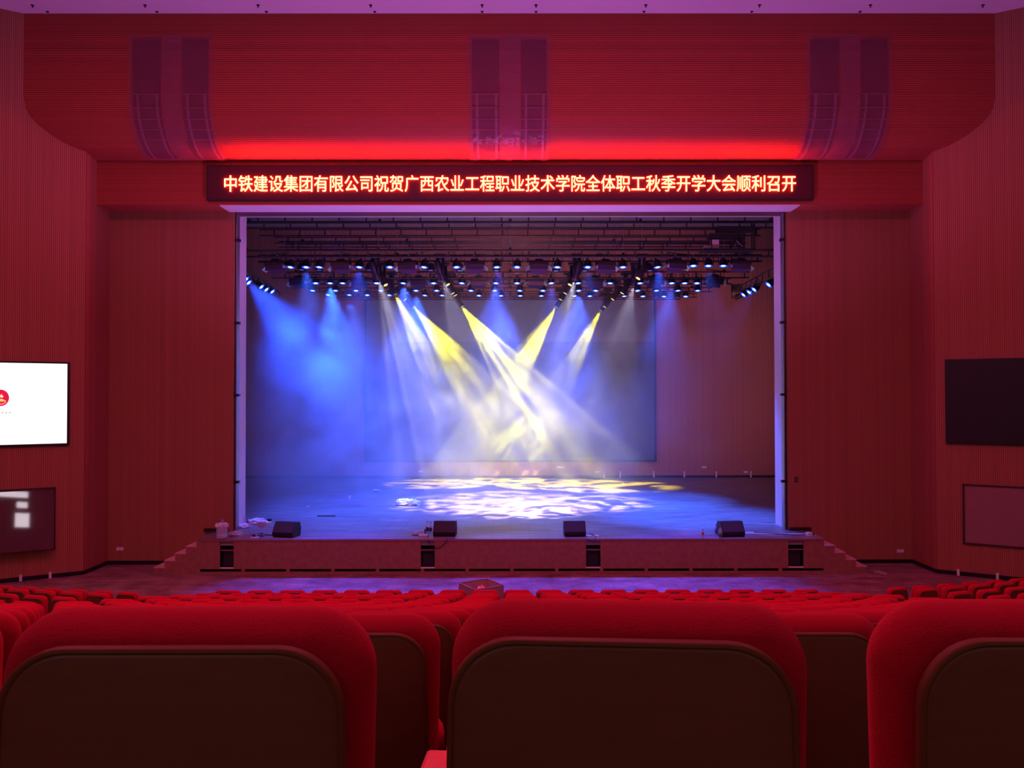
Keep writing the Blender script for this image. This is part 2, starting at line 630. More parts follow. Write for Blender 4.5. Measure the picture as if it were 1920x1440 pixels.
# ---------------------------------------------------------------- plastic film over the valance openings
def film_mat():
    m, nt, out = _new('clear_plastic_film')
    tr = nt.nodes.new('ShaderNodeBsdfTransparent')
    tr.inputs[0].default_value = (.93, .9, .95, 1)
    b = nt.nodes.new('ShaderNodeBsdfPrincipled')
    b.inputs['Base Color'].default_value = (.5, .22, .30, 1)
    b.inputs['Roughness'].default_value = .3
    nz = nt.nodes.new('ShaderNodeTexNoise')
    nz.inputs['Scale'].default_value = 3
    ge = nt.nodes.new('ShaderNodeNewGeometry')
    nt.links.new(ge.outputs['Position'], nz.inputs['Vector'])
    bp = nt.nodes.new('ShaderNodeBump')
    bp.inputs['Strength'].default_value = .6
    bp.inputs['Distance'].default_value = .1
    nt.links.new(nz.outputs['Fac'], bp.inputs['Height'])
    nt.links.new(bp.outputs[0], b.inputs['Normal'])
    mx = nt.nodes.new('ShaderNodeMixShader')
    mx.inputs[0].default_value = .15
    nt.links.new(tr.outputs[0], mx.inputs[1])
    nt.links.new(b.outputs[0], mx.inputs[2])
    nt.links.new(mx.outputs[0], out.inputs[0])
    return m


M_FILM = film_mat()
M_GRILL = mat('dark_vent_cloth', (.17, .03, .035), .9, scale=2)
M_GLINE = mat('vent_slat', (.30, .10, .12), .7)


def vstrip(x0, x1, out, z_top, i_from=None, nx=1, wav=0.0, z_bot=None):
    """a ribbon following the valance profile, pushed out by `out` metres"""
    pts = []
    for i, (y, z) in enumerate(prof[:-1]):
        a = prof[max(i - 1, 0)]
        b = prof[min(i + 1, len(prof) - 1)]
        d = Vector((0, b[0] - a[0], b[1] - a[1])).normalized()
        nrm = Vector((0, d.z, -d.y))
        if nrm.y > 0:
            nrm = -nrm
        if i == 0:
            z = z_top
        pts.append((Vector((0, y, z)), nrm))
    if z_bot is not None:
        pts = [p for p in pts if p[0].z > z_bot]
    mb = MB()
    loops = []
    rows = []
    for (p, nrm) in pts:
        row = []
        for k in range(nx + 1):
            xx = x0 + (x1 - x0) * k / nx
            off = out + (wav * math.sin(k * 2.1 + p.z * 1.7) if 0 < k < nx else 0)
            row.append(p + nrm * off + Vector((xx, 0, 0)))
        rows.append(row)
    i0 = 0
    mb.v = [q for r_ in rows for q in r_]
    n = nx + 1
    for a in range(len(rows) - 1):
        for k in range(nx):
            mb.f.append((a * n + k, a * n + k + 1, (a + 1) * n + k + 1, (a + 1) * n + k))
    return mb


zt = at(957, 65, 19.25).z
for nm, xa, xb in (('left', at(240, 100, 19.25).x, at(398, 100, 19.25).x), ('middle', at(877, 100, 19.25).x, at(1033, 100, 19.25).x),
                   ('right', at(1512, 100, 19.25).x, at(1673, 100, 19.25).x)):
    t = thing('plastic_sheet', 'translucent plastic film hanging down the curved valance, %s of the three' % nm, 'plastic sheet',
              (0, 0, 0), group='plastic films over the valance')
    wd = xb - xa
    vstrip(xa, xb, .07, zt, nx=14, wav=.02).build('film', M_FILM, t, smooth=True)
    vstrip(xa + wd * .40, xa + wd * .62, .05, zt, nx=2).build('overlap', M_FILM, t, smooth=True)
    for c0, c1 in ((.05, .38), (.64, .95)):
        g = vstrip(xa + wd * c0, xa + wd * c1, .02, zt - .1).build('vent_cloth', M_GRILL, t, smooth=True)
        for c in (c0 + .06, c1 - .04):
            vstrip(xa + wd * (c - .015), xa + wd * (c + .015), .03, EYE + 7.6).build('vent_rib', M_GLINE, g, smooth=True)
        for zz, yy in ((7.6, 19.27), (7.26, 19.28), (7.0, 19.36), (6.78, 19.49), (6.58, 19.66), (6.44, 19.85)):
            MB().box(xa + wd * c0, xa + wd * c1, yy, yy + .02, EYE + zz, EYE + zz + .02).build('vent_slat', M_GLINE, g)

# sprinklers
SPX = (61, 272, 484, 695, 904, 1005, 1211, 1424, 1632, 1843)
for k, px in enumerate(SPX):
    x = at(px, 4, 18.88).x
    t = thing('sprinkler', 'small dark ceiling sprinkler above the valance, %s from the left' % ORD[k + 1], 'sprinkler', (x, 18.88, CZ), group='ceiling sprinklers')
    MB().lathe([(.04, 0), (.04, -.012), (.012, -.016), (.012, -.05), (.022, -.055), (.022, -.06)], 10).build('head', M_BLACK, t)
for k, px in enumerate((90, 295, 500, 703, 904, 1005, 1207, 1409, 1612)):
    x = at(px, 19, 19.22).x
    o = MB().lathe([(.035, 0), (.035, -.02), (.01, -.03)], 10).build('ceiling_stud', M_BLACK)
    o.location = (x, 19.2, CZ)
    tag(o, 'tiny dark stud where ceiling meets the valance, %s from the left' % ORD[k + 1], 'stud', 'studs along the ceiling edge')

# ---------------------------------------------------------------- side displays
def on_wall(sgn, px, D0=None):
    """distance t along the side wall seen in pixel column px"""
    d = CAMM.to_3x3() @ Vector(((px - 960) / FPX, 0, -1))
    k = d.x / d.y
    # sgn*(XR + t*ux) = k*(YF + t*uy)
    t = (k * YF - sgn * XR) / (sgn * ux - k * uy)
    return t


def wall_frame(sgn, tc, z):
    """matrix: local x along the wall (rightwards seen from the hall), local -y out of the wall, z up"""
    p = Vector((sgn * (XR + tc * ux), YF + tc * uy, z))
    if sgn > 0:
        xa = Vector((ux, uy, 0))
    else:
        xa = Vector((ux, -uy, 0))
    ya = Vector((0, 0, 1)).cross(xa)
    M = Matrix((xa, ya, Vector((0, 0, 1)))).transposed().to_4x4()
    return Matrix.Translation(p) @ M


def wthing(name, label, cat, M, group=None):
    t = thing(name, label, cat, group=group)
    t.matrix_world = M
    return t


def zat(px, py, sgn):
    t = on_wall(sgn, px)
    return at(px, py, YF + t * uy).z


# left: bright screen; right edge px 131
tR = on_wall(-1, 131)
tC = on_wall(-1, 2)
hwid = tC - tR
zT, zB = zat(131, 679, -1), zat(131, 834, -1)
hh = (zT - zB) / 2
hwid = max(hwid, hh * 1.5)
t = wthing('wall_display', 'bright white wall screen with a round red emblem, left of the stage', 'display', wall_frame(-1, tR + hwid, (zT + zB) / 2), 'wall displays')
MB().box(-hwid, hwid, -.07, 0, -hh, hh).build('bezel', M_BLACK, t, bevel=.01)
MB().box(-hwid + .05, hwid - .06, -.075, -.07, -hh + .05, hh - .05).build('screen', emis('screen_white', (.93, .95, 1.0), 1.6, True), t)
e0 = at(2, 746, YF + tC * uy)
ex = (tR + hwid - tC)
ez = e0.z - (zT + zB) / 2
em = MB()
em.prism([(ex + .175 * math.cos(a), ez + .205 * math.sin(a)) for a in [2 * PI * k / 32 for k in range(32)]], -.08, -.0755)
em = em.build('emblem', emis('emblem_red', (.85, .01, .06), 1.0), t)
MB().prism([(ex - .13, ez - .06), (ex + .0, ez - .02), (ex + .04, ez - .03), (ex + .12, ez - .08), (ex + .04, ez - .09), (ex - .13, ez - .09)], -.083, -.081).build('hill', emis('emblem_gold', (1, .62, .12), 1.0), em)
MB().prism([(ex - .03, ez + .03), (ex + .0, ez + .07), (ex + .02, ez + .10), (ex + .03, ez + .06), (ex + .06, ez + .04), (ex + .03, ez + .0)], -.083, -.081).build('star', emis('emblem_gold2', (1, .85, .7), 1.0), em)
arc = MB()
for k in range(5):
    a = -1.9 + k * .28
    cx_, cz_ = ex + .135 * math.cos(a), ez + .155 * math.sin(a)
    arc.prism([(cx_ - .012, cz_ - .012), (cx_ + .012, cz_ - .012), (cx_ + .012, cz_ + .012), (cx_ - .012, cz_ + .012)], -.083, -.081)
arc.build('rim_marks', emis('emblem_pale', (1, .6, .6), 1.0), em)
cap = MB()
for k in range(7):
    x_ = ex - .28 + k * .075
    cap.prism([(x_, ez - .39), (x_ + .04, ez - .39), (x_ + .04, ez - .34), (x_, ez - .35)], -.077, -.0755)
cap.build('caption', emis('caption_grey', (.62, .62, .66), 1.0), t)

# right: dark screen; left edge px 1772
tL = on_wall(1, 1772)
zT, zB = zat(1772, 674, 1), zat(1772, 831, 1)
hh = (zT - zB) / 2
hwid = hh * 1.5
t = wthing('wall_display', 'large black switched-off wall screen, right of the stage', 'display', wall_frame(1, tL + hwid, (zT + zB) / 2), 'wall displays')
MB().box(-hwid, hwid, -.07, 0, -hh, hh).build('bezel', M_BLACK, t, bevel=.01)
MB().box(-hwid + .03, hwid - .03, -.075, -.07, -hh + .03, hh - .03).build('screen', mat('screen_off', (.008, .007, .009), .55), t)

# glazed openings below the displays
tR = on_wall(-1, 106)
zT, zB = zat(106, 913, -1), zat(106, 1028, -1)
hh = (zT - zB) / 2
hwid = hh * 1.5
t = wthing('glazed_panel', 'glossy dark glass panel low on the left wall, reflecting bright windows', 'glass panel', wall_frame(-1, tR + hwid, (zT + zB) / 2), 'glazed wall panels')
LP_M = t.matrix_world.copy()
fr = MB()
for a, b, c, d in ((-hwid, hwid, hh - .05, hh), (-hwid, hwid, -hh, -hh + .05), (-hwid, -hwid + .05, -hh, hh), (hwid - .05, hwid, -hh, hh)):
    fr.box(a, b, -.06, .0, c, d)
fr.build('frame', mat('dark_frame', (.05, .015, .02), .5), t)
TILT = R(10)
MB().box(-hwid + .03, hwid - .03, -.005, .005, -hh + .03, hh - .03, Matrix.Translation((0, -.17, 0)) @ Matrix.Rotation(-TILT, 4, 'X')).build('glass', mat('smoked_glass', (.10, .05, .06), .03, spec=1.0, var=.02, coat=.6), t)
tL = on_wall(1, 1802)
zT, zB = zat(1802, 907, 1), zat(1802, 1019, 1)
hh = (zT - zB) / 2
t = wthing('glazed_panel', 'dull grey glass panel low on the right wall under the black screen', 'glass panel', wall_frame(1, tL + hh * 1.5, (zT + zB) / 2), 'glazed wall panels')
hwid = hh * 1.5
fr = MB()
for a, b, c, d in ((-hwid, hwid, hh - .04, hh), (-hwid, hwid, -hh, -hh + .04), (-hwid, -hwid + .05, -hh, hh), (hwid - .05, hwid, -hh, hh)):
    fr.box(a, b, -.05, 0, c, d)
fr.build('frame', mat('dark_frame', (.05, .015, .02), .5), t)
MB().box(-hwid + .05, hwid - .05, -.03, -.02, -hh + .04, hh - .04).build('glass', mat('dusty_glass', (.30, .16, .15), .32, spec=.6, var=.1, scale=6), t)

# sockets, small boxes, white plinth tabs
def socket(px, py, Y, label, n=2):
    p = at(px, py, Y)
    t = thing('wall_socket', label, 'socket', p, group='wall sockets')
    for k in range(n):
        x = (k - (n - 1) / 2) * .1
        MB().box(x - .046, x + .046, -.012, 0, -.045, .045).build('face_plate', M_WHITE, t, bevel=.003)


socket(225, 1029, WY, 'pale double wall socket near the floor left of the stage stairs')
socket(1688, 1033, WY, 'pale double wall socket near the floor right of the stage')
socket(788, 884, SY, 'pale socket under the left part of the stage screen')
socket(1120, 885, SY, 'white double socket on the stage back wall, right of centre')
socket(1398, 885, SY, 'white double socket on the stage back wall, at the far right')
socket(1050, 876, SY, 'pale double socket just under the stage screen', 3)
socket(1320, 876, SY, 'grey socket on the stage back wall right of the screen', 2)
p = at(1493, 899, WY)
t = thing('switch_box', 'small square switch frame on the wall right of the stage opening', 'switch', p)
fr = MB()
for a, b, c, d in ((-.04, .04, .05, .065), (-.04, .04, -.065, -.05), (-.04, -.028, -.05, .05), (.028, .04, -.05, .05)):
    fr.box(a, b, -.02, 0, c, d)
fr.build('frame', M_BLACK, t)
MB().box(-.028, .028, -.01, 0, -.05, .05).build('plate', mat('brown_plate', (.22, .09, .06), .6), t)
k = 0
for sgn, pxs in ((-1, (42, 97)), (1, (1793, 1866))):
    for px in pxs:
        tt = on_wall(sgn, px)
        M = wall_frame(sgn, tt, 0)
        side = 'left' if sgn < 0 else 'right'
        t = wthing('plinth_tab', 'small white tab at the foot of the %s wall, %s one' % (side, 'nearer' if px in (42, 1866) else 'farther'),
                   'tab', M, 'white tabs at the foot of the walls')
        MB().box(-.03, .03, -.05, -.032, 0, .16).build('plate', M_WHITE, t)
for px in (1133, 1163, 1226, 1283, 1343, 1408):
    p = at(px, 893, SY - .05)
    px_i = (1133, 1163, 1226, 1283, 1343, 1408).index(px)
    o = MB().box(-.03, .03, -.03, 0, 0, .28).build('cable_stub', M_PALE)
    o.location = (p.x, SY - .03, STZ)
    tag(o, 'short pale stub at the foot of the stage back wall, %s from the left' % ORD[px_i + 1], 'stub', 'pale stubs along the stage back wall')

# projection screen on the back wall
s0, s1 = at(684, 562, SY - .12), at(1231, 866, SY - .12)
t = thing('stage_screen', 'huge grey-blue screen on the back wall of the stage', 'screen', (0, SY, 0))
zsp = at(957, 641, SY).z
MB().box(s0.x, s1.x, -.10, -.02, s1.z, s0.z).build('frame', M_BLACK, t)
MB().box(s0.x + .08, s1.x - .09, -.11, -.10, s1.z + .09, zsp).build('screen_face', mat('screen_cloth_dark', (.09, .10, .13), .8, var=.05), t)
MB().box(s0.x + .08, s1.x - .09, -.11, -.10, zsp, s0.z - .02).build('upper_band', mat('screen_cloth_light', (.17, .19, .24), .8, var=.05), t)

# ---------------------------------------------------------------- seats
def rrect(ht, hb, z0, z1, rt, rb, inset=0.0, n=7):
    """outline (x, z): half width ht at the top, hb at the bottom"""
    ht, hb = ht - inset, hb - inset
    z0, z1 = z0 + inset, z1 - inset
    rt, rb = max(rt - inset * .6, .004), max(rb - inset * .6, .004)
    pts = []
    for cxx, czz, r, a0 in ((ht - rt, z1 - rt, rt, 0), (-(ht - rt), z1 - rt, rt, 90), (-(hb - rb), z0 + rb, rb, 180), (hb - rb, z0 + rb, rb, 270)):
        for k in range(n + 1):
            a = R(a0 + 90 * k / n)
            pts.append((cxx + r * math.cos(a), czz + r * math.sin(a)))
    return pts


def pad(ht, hb, z0, z1, rt, rb, slices, n=7, crown=0.0):
    mb = MB()
    loops = []
    for y, ins in slices:
        pts = rrect(ht, hb, z0, z1, rt, rb, ins, n)
        loops.append([Vector((x, y, z + (crown * (1 - (x / ht) ** 2) if z > (z0 + z1) / 2 else 0))) for x, z in pts])
    return mb.loft(loops)


def make_seat(full):
    n = 9 if full else 3
    t = thing('theatre_seat', 'red theatre seat', 'seat', (0, 0, 0))
    if full:
        sl = [(-.066, .075), (-.066, .052), (-.062, .038), (-.05, .022), (-.034, .010), (-.016, .002), (0, 0), (.02, .004), (.036, .016), (.046, .034), (.05, .06)]
    else:
        sl = [(-.066, .052), (-.045, .018), (0, 0), (.035, .015), (.05, .05)]
    pad(.255, .245, .40, .976, .085, .04, sl, n, crown=.004).build('backrest', M_FABRIC, t, smooth=True)
    # wooden rear panel with its bevelled edge
    sl = [(-.064, 0), (-.074, 0), (-.078, .002), (-.080, .008)] if full else [(-.066, 0), (-.08, 0)]
    bp = pad(.2215, .234, .30, .942, .085, .02, sl, n).build('back_panel', M_PANEL, t, smooth=True)
    if full:
        o1 = rrect(.2255, .239, .297, .945, .087, .02, 0, n)
        mb = MB()
        loops = []
        for x, z in o1:
            pass
        rings = []
        for (dy, ins) in ((-.066, -.0015), (-.078, -.0015), (-.0815, .001), (-.082, .004), (-.079, .007)):
            rings.append([Vector((x, dy, z)) for x, z in rrect(.2245, .237, .297, .945, .087, .02, ins, n)])
        mb.loft(rings, caps=False)
        mb.build('panel_trim', M_TRIM, bp, smooth=True)
    pad(.25, .25, .33, .635, .06, .05, [(.10, .05), (.105, .02), (.13, 0), (.19, 0), (.22, .02), (.23, .06)], 4 if full else 2).build('seat_pad', M_FABRIC, t, smooth=True)
    MB().box(-.333, -.268, .02, .36, .575, .60).build('armrest', M_ARM, t, bevel=.008)
    MB().box(-.32, -.285, .0, .32, 0, .575).build('side_frame', M_FRAME, t)
    if full:
        MB().box(-.285, .285, .03, .06, .28, .33).build('cross_rail', M_FRAME, t)
    return t


seatN = make_seat(True)
seatF = make_seat(False)
TOPS = [.285, .592, .872, 1.146, 1.414, 1.681, 1.946, 2.211, 2.463, 2.706, 2.932, 3.176, 3.416, 3.623]
SD = [1.083 + 1.03 * n for n in range(14)]
FZ = [EYE - T - .98 for T in TOPS]
used = {}


def put_seat(full, loc, rot, label, group, scale=None):
    src = seatN if full else seatF
    if src not in used:
        used[src] = 1
        return dup(src, loc, rot, label, group, scale=scale)
    return dup(src, loc, rot, label, group, scale=scale)


rowname = {0: 'nearest row'}
for n in range(13, -1, -1):
    fromfront = 14 - n
    rn = 'front row' if fromfront == 1 else ('nearest row' if n == 0 else '%s row from the stage' % ORD[fromfront])
    vis = []
    for k in range(-8, 11):
        x = -.447 + .601 * k if n < 13 else -.447 + .601 * k - .03
        px, py = proj((x, SD[n], FZ[n] + .98))
        hw = .3 * FPX / SD[n]
        if px + hw < -20 or px - hw > 1940:
            continue
        vis.append((k, x))
    whole = len(vis) == 19
    for i, (k, x) in enumerate(vis):
        if n == 0:
            lab = 'red theatre seat in the nearest row, %s' % ['left one, cropped by the frame', 'middle one, seen whole', 'right one, cropped by the frame', 'far right one'][i]
            rz = [0, R(-4), R(0)][min(i, 2)]
        else:
            lab = 'red theatre seat, centre block, %s, %s %s' % (rn, ORD[i + 1], 'from its left end' if whole else 'from the left in view')
            rz = R(random.uniform(-1, 1))
        zz = FZ[n] - (.008 if (n == 0 and i == 0) else 0)
        o = put_seat(n < 5, (x + ((.005, -.006, .003)[min(i, 2)] if n == 0 else 0), SD[n], zz), (0, 0, rz), lab, 'centre block, %s' % rn)
        if n == 0 and i == 1:
            b_ = [c for c in o.children if c.name.startswith('backrest')][0]
            b_.scale = (.96, 1, 1)
            b_.location.x = .013

# side blocks
SIDE_T = [3.62, 3.38, 3.18, 2.98, 2.77, 2.55]
for sgn, side in ((-1, 'left'), (1, 'right')):
    for j in range(6):
        z = EYE - SIDE_T[j] - .98
        th = R(11 if sgn < 0 else 14)
        sp = .525 if sgn < 0 else .55
        x0 = 6.86 if sgn < 0 else 7.06
        D0 = (14.35 if sgn < 0 else 14.6) - 1.02 * j
        cnt = 0
        for m in range(14):
            xx = sgn * (x0 + .24 + sp * m)
            DD = D0 + math.tan(th) * sp * m
            px, py = proj((xx, DD, z + .98))
            if px < -30 or px > 1950:
                break
            cnt += 1
            rn = 'front row' if j == 0 else '%s row' % ORD[j + 1]
            put_seat(False, (xx, DD, z), (0, 0, sgn * th), 'red theatre seat, %s block, %s, %s from the aisle' % (side, rn, ORD[m + 1]),
                     '%s block, %s' % (side, rn), scale=(.86, .95, 1))
        if cnt == 0:
            break
for s in (seatN, seatF):
    for c in list(s.children):
        for d in list(c.children):
            bpy.data.objects.remove(d)
        bpy.data.objects.remove(c)
    bpy.data.objects.remove(s)

# raked floors
mb = MB()
for n in range(14):
    mb.box(-6.2, 6.5, SD[n] - .45, SD[n] + .58, -.3, FZ[n])
mb.box(-6.2, 6.5, -1.5, SD[0] - .45, -.3, FZ[0] + .28)
struct(mb.build('floor_rake', M_RAKE), 'stepped floor under the centre seats')
for sgn, side in ((-1, 'left'), (1, 'right')):
    th = 11 if sgn < 0 else 14
    mb = MB()
    for j in range(6):
        z = EYE - SIDE_T[j] - .98
        D0 = (14.35 if sgn < 0 else 14.6) - 1.02 * j
        M = Matrix.Translation((sgn * 6.7, D0, 0)) @ Matrix.Rotation(sgn * R(th), 4, 'Z')
        x0, x1 = sorted((0, sgn * 9))
        mb.box(x0, x1, -.55, .46, -.3, z, M)
    struct(mb.build('floor_rake_' + side, M_RAKE))
# aisles step down between the blocks
for sgn, side in ((-1, 'left'), (1, 'right')):
    mb = MB()
    a, b = (-6.75, -6.2) if sgn < 0 else (6.5, 6.95)
    for n in range(14):
        mb.box(a, b, SD[n] - .45, SD[n] + .58, -.3, FZ[n] - .02)
    struct(mb.build('floor_aisle_' + side, M_RAKE))
struct(MB().box(-BX, BX, YB, -1.5, -.3, FZ[0] + .28).build('floor_rear', M_RAKE))

# ---------------------------------------------------------------- windows at the rear of the hall (daylight; mirrored by the left glass panel)
def reflect_point(px, py, dist_y):
    M = LP_M
    nrm = M.to_3x3() @ Vector((0, -math.cos(TILT), math.sin(TILT)))
    o_ = M @ Vector((0, -.17, 0))
    d = (CAMM.to_3x3() @ Vector(((px - 960) / FPX, -(py - 720) / FPX, -1))).normalized()
    c = Vector((0, 0, EYE))
    t_ = (o_ - c).dot(nrm) / d.dot(nrm)
    hit = c + d * t_
    r = d - 2 * d.dot(nrm) * nrm
    return hit, r


hit, r = reflect_point(45, 975, 0)
print('REFLECT', hit, r)
print('right wall hit', hit + r * ((BX - hit.x) / r.x))

M_DAY = emis('daylight_pane', (1.0, .72, .80), K_HOUSE, True)


def rear_window(name, x0, x1, z0, z1, n=1):
    t = thing(name, None, None, (0, YB, 0))
    t['kind'] = 'structure'
    MB().box(x0, x1, .02, .05, z0, z1).build('pane', M_DAY, t)
    fr = MB()
    for a, b, c, d in ((x0 - .08, x1 + .08, z1, z1 + .08), (x0 - .08, x1 + .08, z0 - .08, z0), (x0 - .08, x0, z0, z1), (x1, x1 + .08, z0, z1), ((x0 + x1) / 2 - .04, (x0 + x1) / 2 + .04, z0, z1)):
        fr.box(a, b, 0, .12, c, d)
    fr.build('frame', M_WHITE, t)
    return t


for k, x_ in enumerate((-13.0, -7.5, 9.0)):
    rear_window('window_%d' % (k + 1), x_, x_ + 4, 8.2, 11.2)
# the row of daylight openings high on the rear right wall that the left glass panel mirrors
rw = []
for j, (pa, pb, ya, yb) in enumerate(((-8, 52, 919, 934), (31, 51, 941, 953), (28, 54, 962, 989))):
    pts = []
    for (px, py) in ((pa, ya), (pb, yb)):
        h, r = reflect_point(px, py, 0)
        s = (YB + .02 - h.y) / r.y
        pts.append(h + r * s)
    a, b = pts
    y0, y1 = sorted((a.x, b.x))
    z0, z1 = sorted((a.z, b.z))
    rw.append((y0, y1, z0, z1))
print('RW', rw)
for j, (y0, y1, z0, z1) in enumerate(rw):
    o = thing('window_%d' % (4 + j), None, None, (0, YB, 0))
    o['kind'] = 'structure'
    MB().box(y0, y1, .01, .03, z0, z1).build('pane', emis('side_daylight', (1, .85, .95), 6.0, True), o)
    fr = MB()
    for a, b, c, d in ((y0 - .05, y1 + .05, z1, z1 + .05), (y0 - .05, y1 + .05, z0 - .05, z0), (y0 - .05, y0, z0, z1), (y1, y1 + .05, z0, z1)):
        fr.box(a, b, 0, .06, c, d)
    fr.build('frame', M_WHITE, o)

# ---------------------------------------------------------------- rigging
def batten(label, D, zoff, xl, xr, h=.19, pitch=.79, wires=True, r=.022, spacers=True):
    """ladder batten: two pipes with uprights, hung on wires"""
    t = thing('ladder_batten', label, 'batten', (0, D, EYE + zoff), group='ladder battens over the stage')
    MB().tube([(xl, 0, 0), (xr, 0, 0)], r, 8).build('pipe', M_BLACK, t, smooth=True)
    MB().tube([(xl, 0, h), (xr, 0, h)], r, 8).build('pipe', M_BLACK, t, smooth=True)
    x = xl + .45
    s0_ = None
    while spacers and x < xr:
        if s0_ is None:
            s0_ = MB().box(-.018, .018, -.012, .012, 0, h).build('upright', M_BLACK, t)
            s0_.location.x = x
        else:
            c = s0_.copy()
            COL.objects.link(c)
            c.location.x = x
        x += pitch
    for k in range(5):
        x = xl + .8 + (xr - xl - 1.6) * k / 4
        MB().tube([(x, 0, h), (x, 0, SCZ - EYE - zoff - .004)], .005, 4).build('wire', M_STEEL, t)
        MB().box(x - .04, x + .04, -.03, .03, h - .02, h + .08).build('wire_clamp', M_BLACK, t)
    return t


BL = [  # D, zoff, label
    (22.4, 5.06, 'empty black ladder batten nearest the stage opening, just under its top edge'),
    (22.95, 5.03, 'second empty ladder batten behind the top of the stage opening'),
    (23.9, 5.0, 'third empty ladder batten back near the stage ceiling'),
    (25.4, 5.07, 'fourth empty ladder batten back near the stage ceiling'),
    (25.9, 5.03, 'fifth empty ladder batten back near the stage ceiling'),
    (26.6, 5.08, 'sixth empty ladder batten back near the stage ceiling'),
]
for D, zo, lab in BL:
    hw = 7.8 if D > 23.5 else 8.6
    batten(lab, D, zo, -hw, hw)
batten('long heavy batten hanging in front of the first row of stage lights', 22.7, 4.12, -8.6, 8.6, r=.03)
ROWD = [23.6, 26.9, 29.4, 31.9]
batten('batten carrying the nearest row of blue stage lights', 23.79, 4.17, -7.8, 7.8, r=.028)
batten('empty batten just behind the nearest row of blue lights', 25.09, 3.86, -7.8, 7.8)
batten('batten carrying the second row of blue stage lights', 27.09, 3.95, -7.8, 7.8, r=.026)
batten('batten carrying the third row of blue stage lights', 29.59, 4.02, -7.8, 7.8, h=.15)
batten('batten carrying the farthest row of blue stage lights', 32.09, 4.12, -7.8, 7.8, h=.15)
batten('farthest bare batten close to the stage back wall', 33.39, 4.2, -7.4, 7.4, h=.15)
batten('bare batten between the second and third rows of blue lights', 28.39, 4.15, -7.6, 7.6, h=.15)

M_LENS = emis('blue_led_lens', (.16, .26, 1.0), 7.5)
M_HALO = emis('blue_halo_glow', (.01, .05, 1.0), 2.6)  # glowing ring stands in for the blue halo around each lit lens
M_LENSOFF = mat('unlit_lens', (.45, .42, .55), .3)


def make_par(lit):
    t = thing('par_light', 'par', 'stage light')
    MB().lathe([(.02, .235), (.07, .23), (.10, .19), (.115, .12), (.13, .02), (.14, .0), (.14, -.010), (.126, -.010), (.126, .01), (.02, .01)], 20).build('housing', M_BLACK, t, smooth=True)
    l = MB().lathe([(.0005, -.004), (.072, -.004), (.072, .0), (.0005, .0)], 20).build('lens', M_LENS if lit else M_LENSOFF, t)
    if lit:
        MB().lathe([(.072, -.0035), (.124, -.0035), (.124, 0), (.072, 0)], 20, caps=False).build('halo_ring', M_HALO, l)
    y = MB()
    for s in (-1, 1):
        y.box(s * .15 - .008, s * .15 + .008, -.02, .02, .05, .33)
    y.box(-.158, .158, -.02, .02, .32, .335)
    y.build('yoke', M_BLACK, t)
    MB().box(-.03, .03, -.03, .17, .335, .36).box(-.03, .03, .15, .17, .08, .336).build('clamp', M_STEEL, t)
    return t


PAR, PAROFF = make_par(True), make_par(False)
rows = [
    [544.4, 574, 598.7, 673.7, 731, 795, 856, 931.5, 969.6, 1045, 1102, 1168, 1233, 1300, 1328, 1356],
    [592, 619, 642.5, 706, 756, 813, 866, 930, 969.6, 1033.7, 1084, 1144, 1200, 1259.5, 1283.7, 1306.7],
    [586, 629, 667.5, 714, 780, 818.7, 883, 927.7, 974.6, 1018, 1085, 1117, 1195.5, 1231, 1271, 1308],
    [615, 655, 688.5, 730, 796.6, 829, 898, 939.4, 975.6, 1015, 1077.5, 1106, 1170.5, 1205.5, 1245, 1285.5]]
rowy = [501, 531, 545, 554]
rn_ = ['nearest', 'second', 'third', 'farthest']
lampspots = []
for ri, pxs in enumerate(rows):
    for i, px in enumerate(pxs):
        yy = rowy[ri] + (0 if ri != 3 else (px - 615) / 670 * 3 - 1) - (2.5 if px > 1240 and ri == 0 else 0)
        p = at(px, yy, ROWD[ri])
        tilt = R(random.uniform(9, 13))
        rot = (-tilt, R(random.uniform(-5, 5)), 0)
        dup(PAR, p, rot, 'lit blue stage light, %s lighting row, %s from its left end' % (rn_[ri], ORD[i + 1]),
            'blue lights on the %s row' % rn_[ri])
        lampspots.append((ri, px, p))
off = [(565.6, 506, 24.9), (598, 506.5, 24.9), (692, 506.5, 24.9), (807.5, 507, 24.9), (862, 507.5, 24.9), (931, 507.5, 24.9), (1042.5, 508, 24.9),
       (1096, 508, 24.9), (1219, 507.5, 24.9), (1231, 557, 31.9), (1270, 558, 31.9)]
for i, (px, py, D) in enumerate(off):
    dup(PAROFF, at(px, py, D), (R(-6), 0, 0), 'unlit pale-lensed stage light, %s from the left among the unlit ones' % ORD[i + 1], 'unlit stage lights')

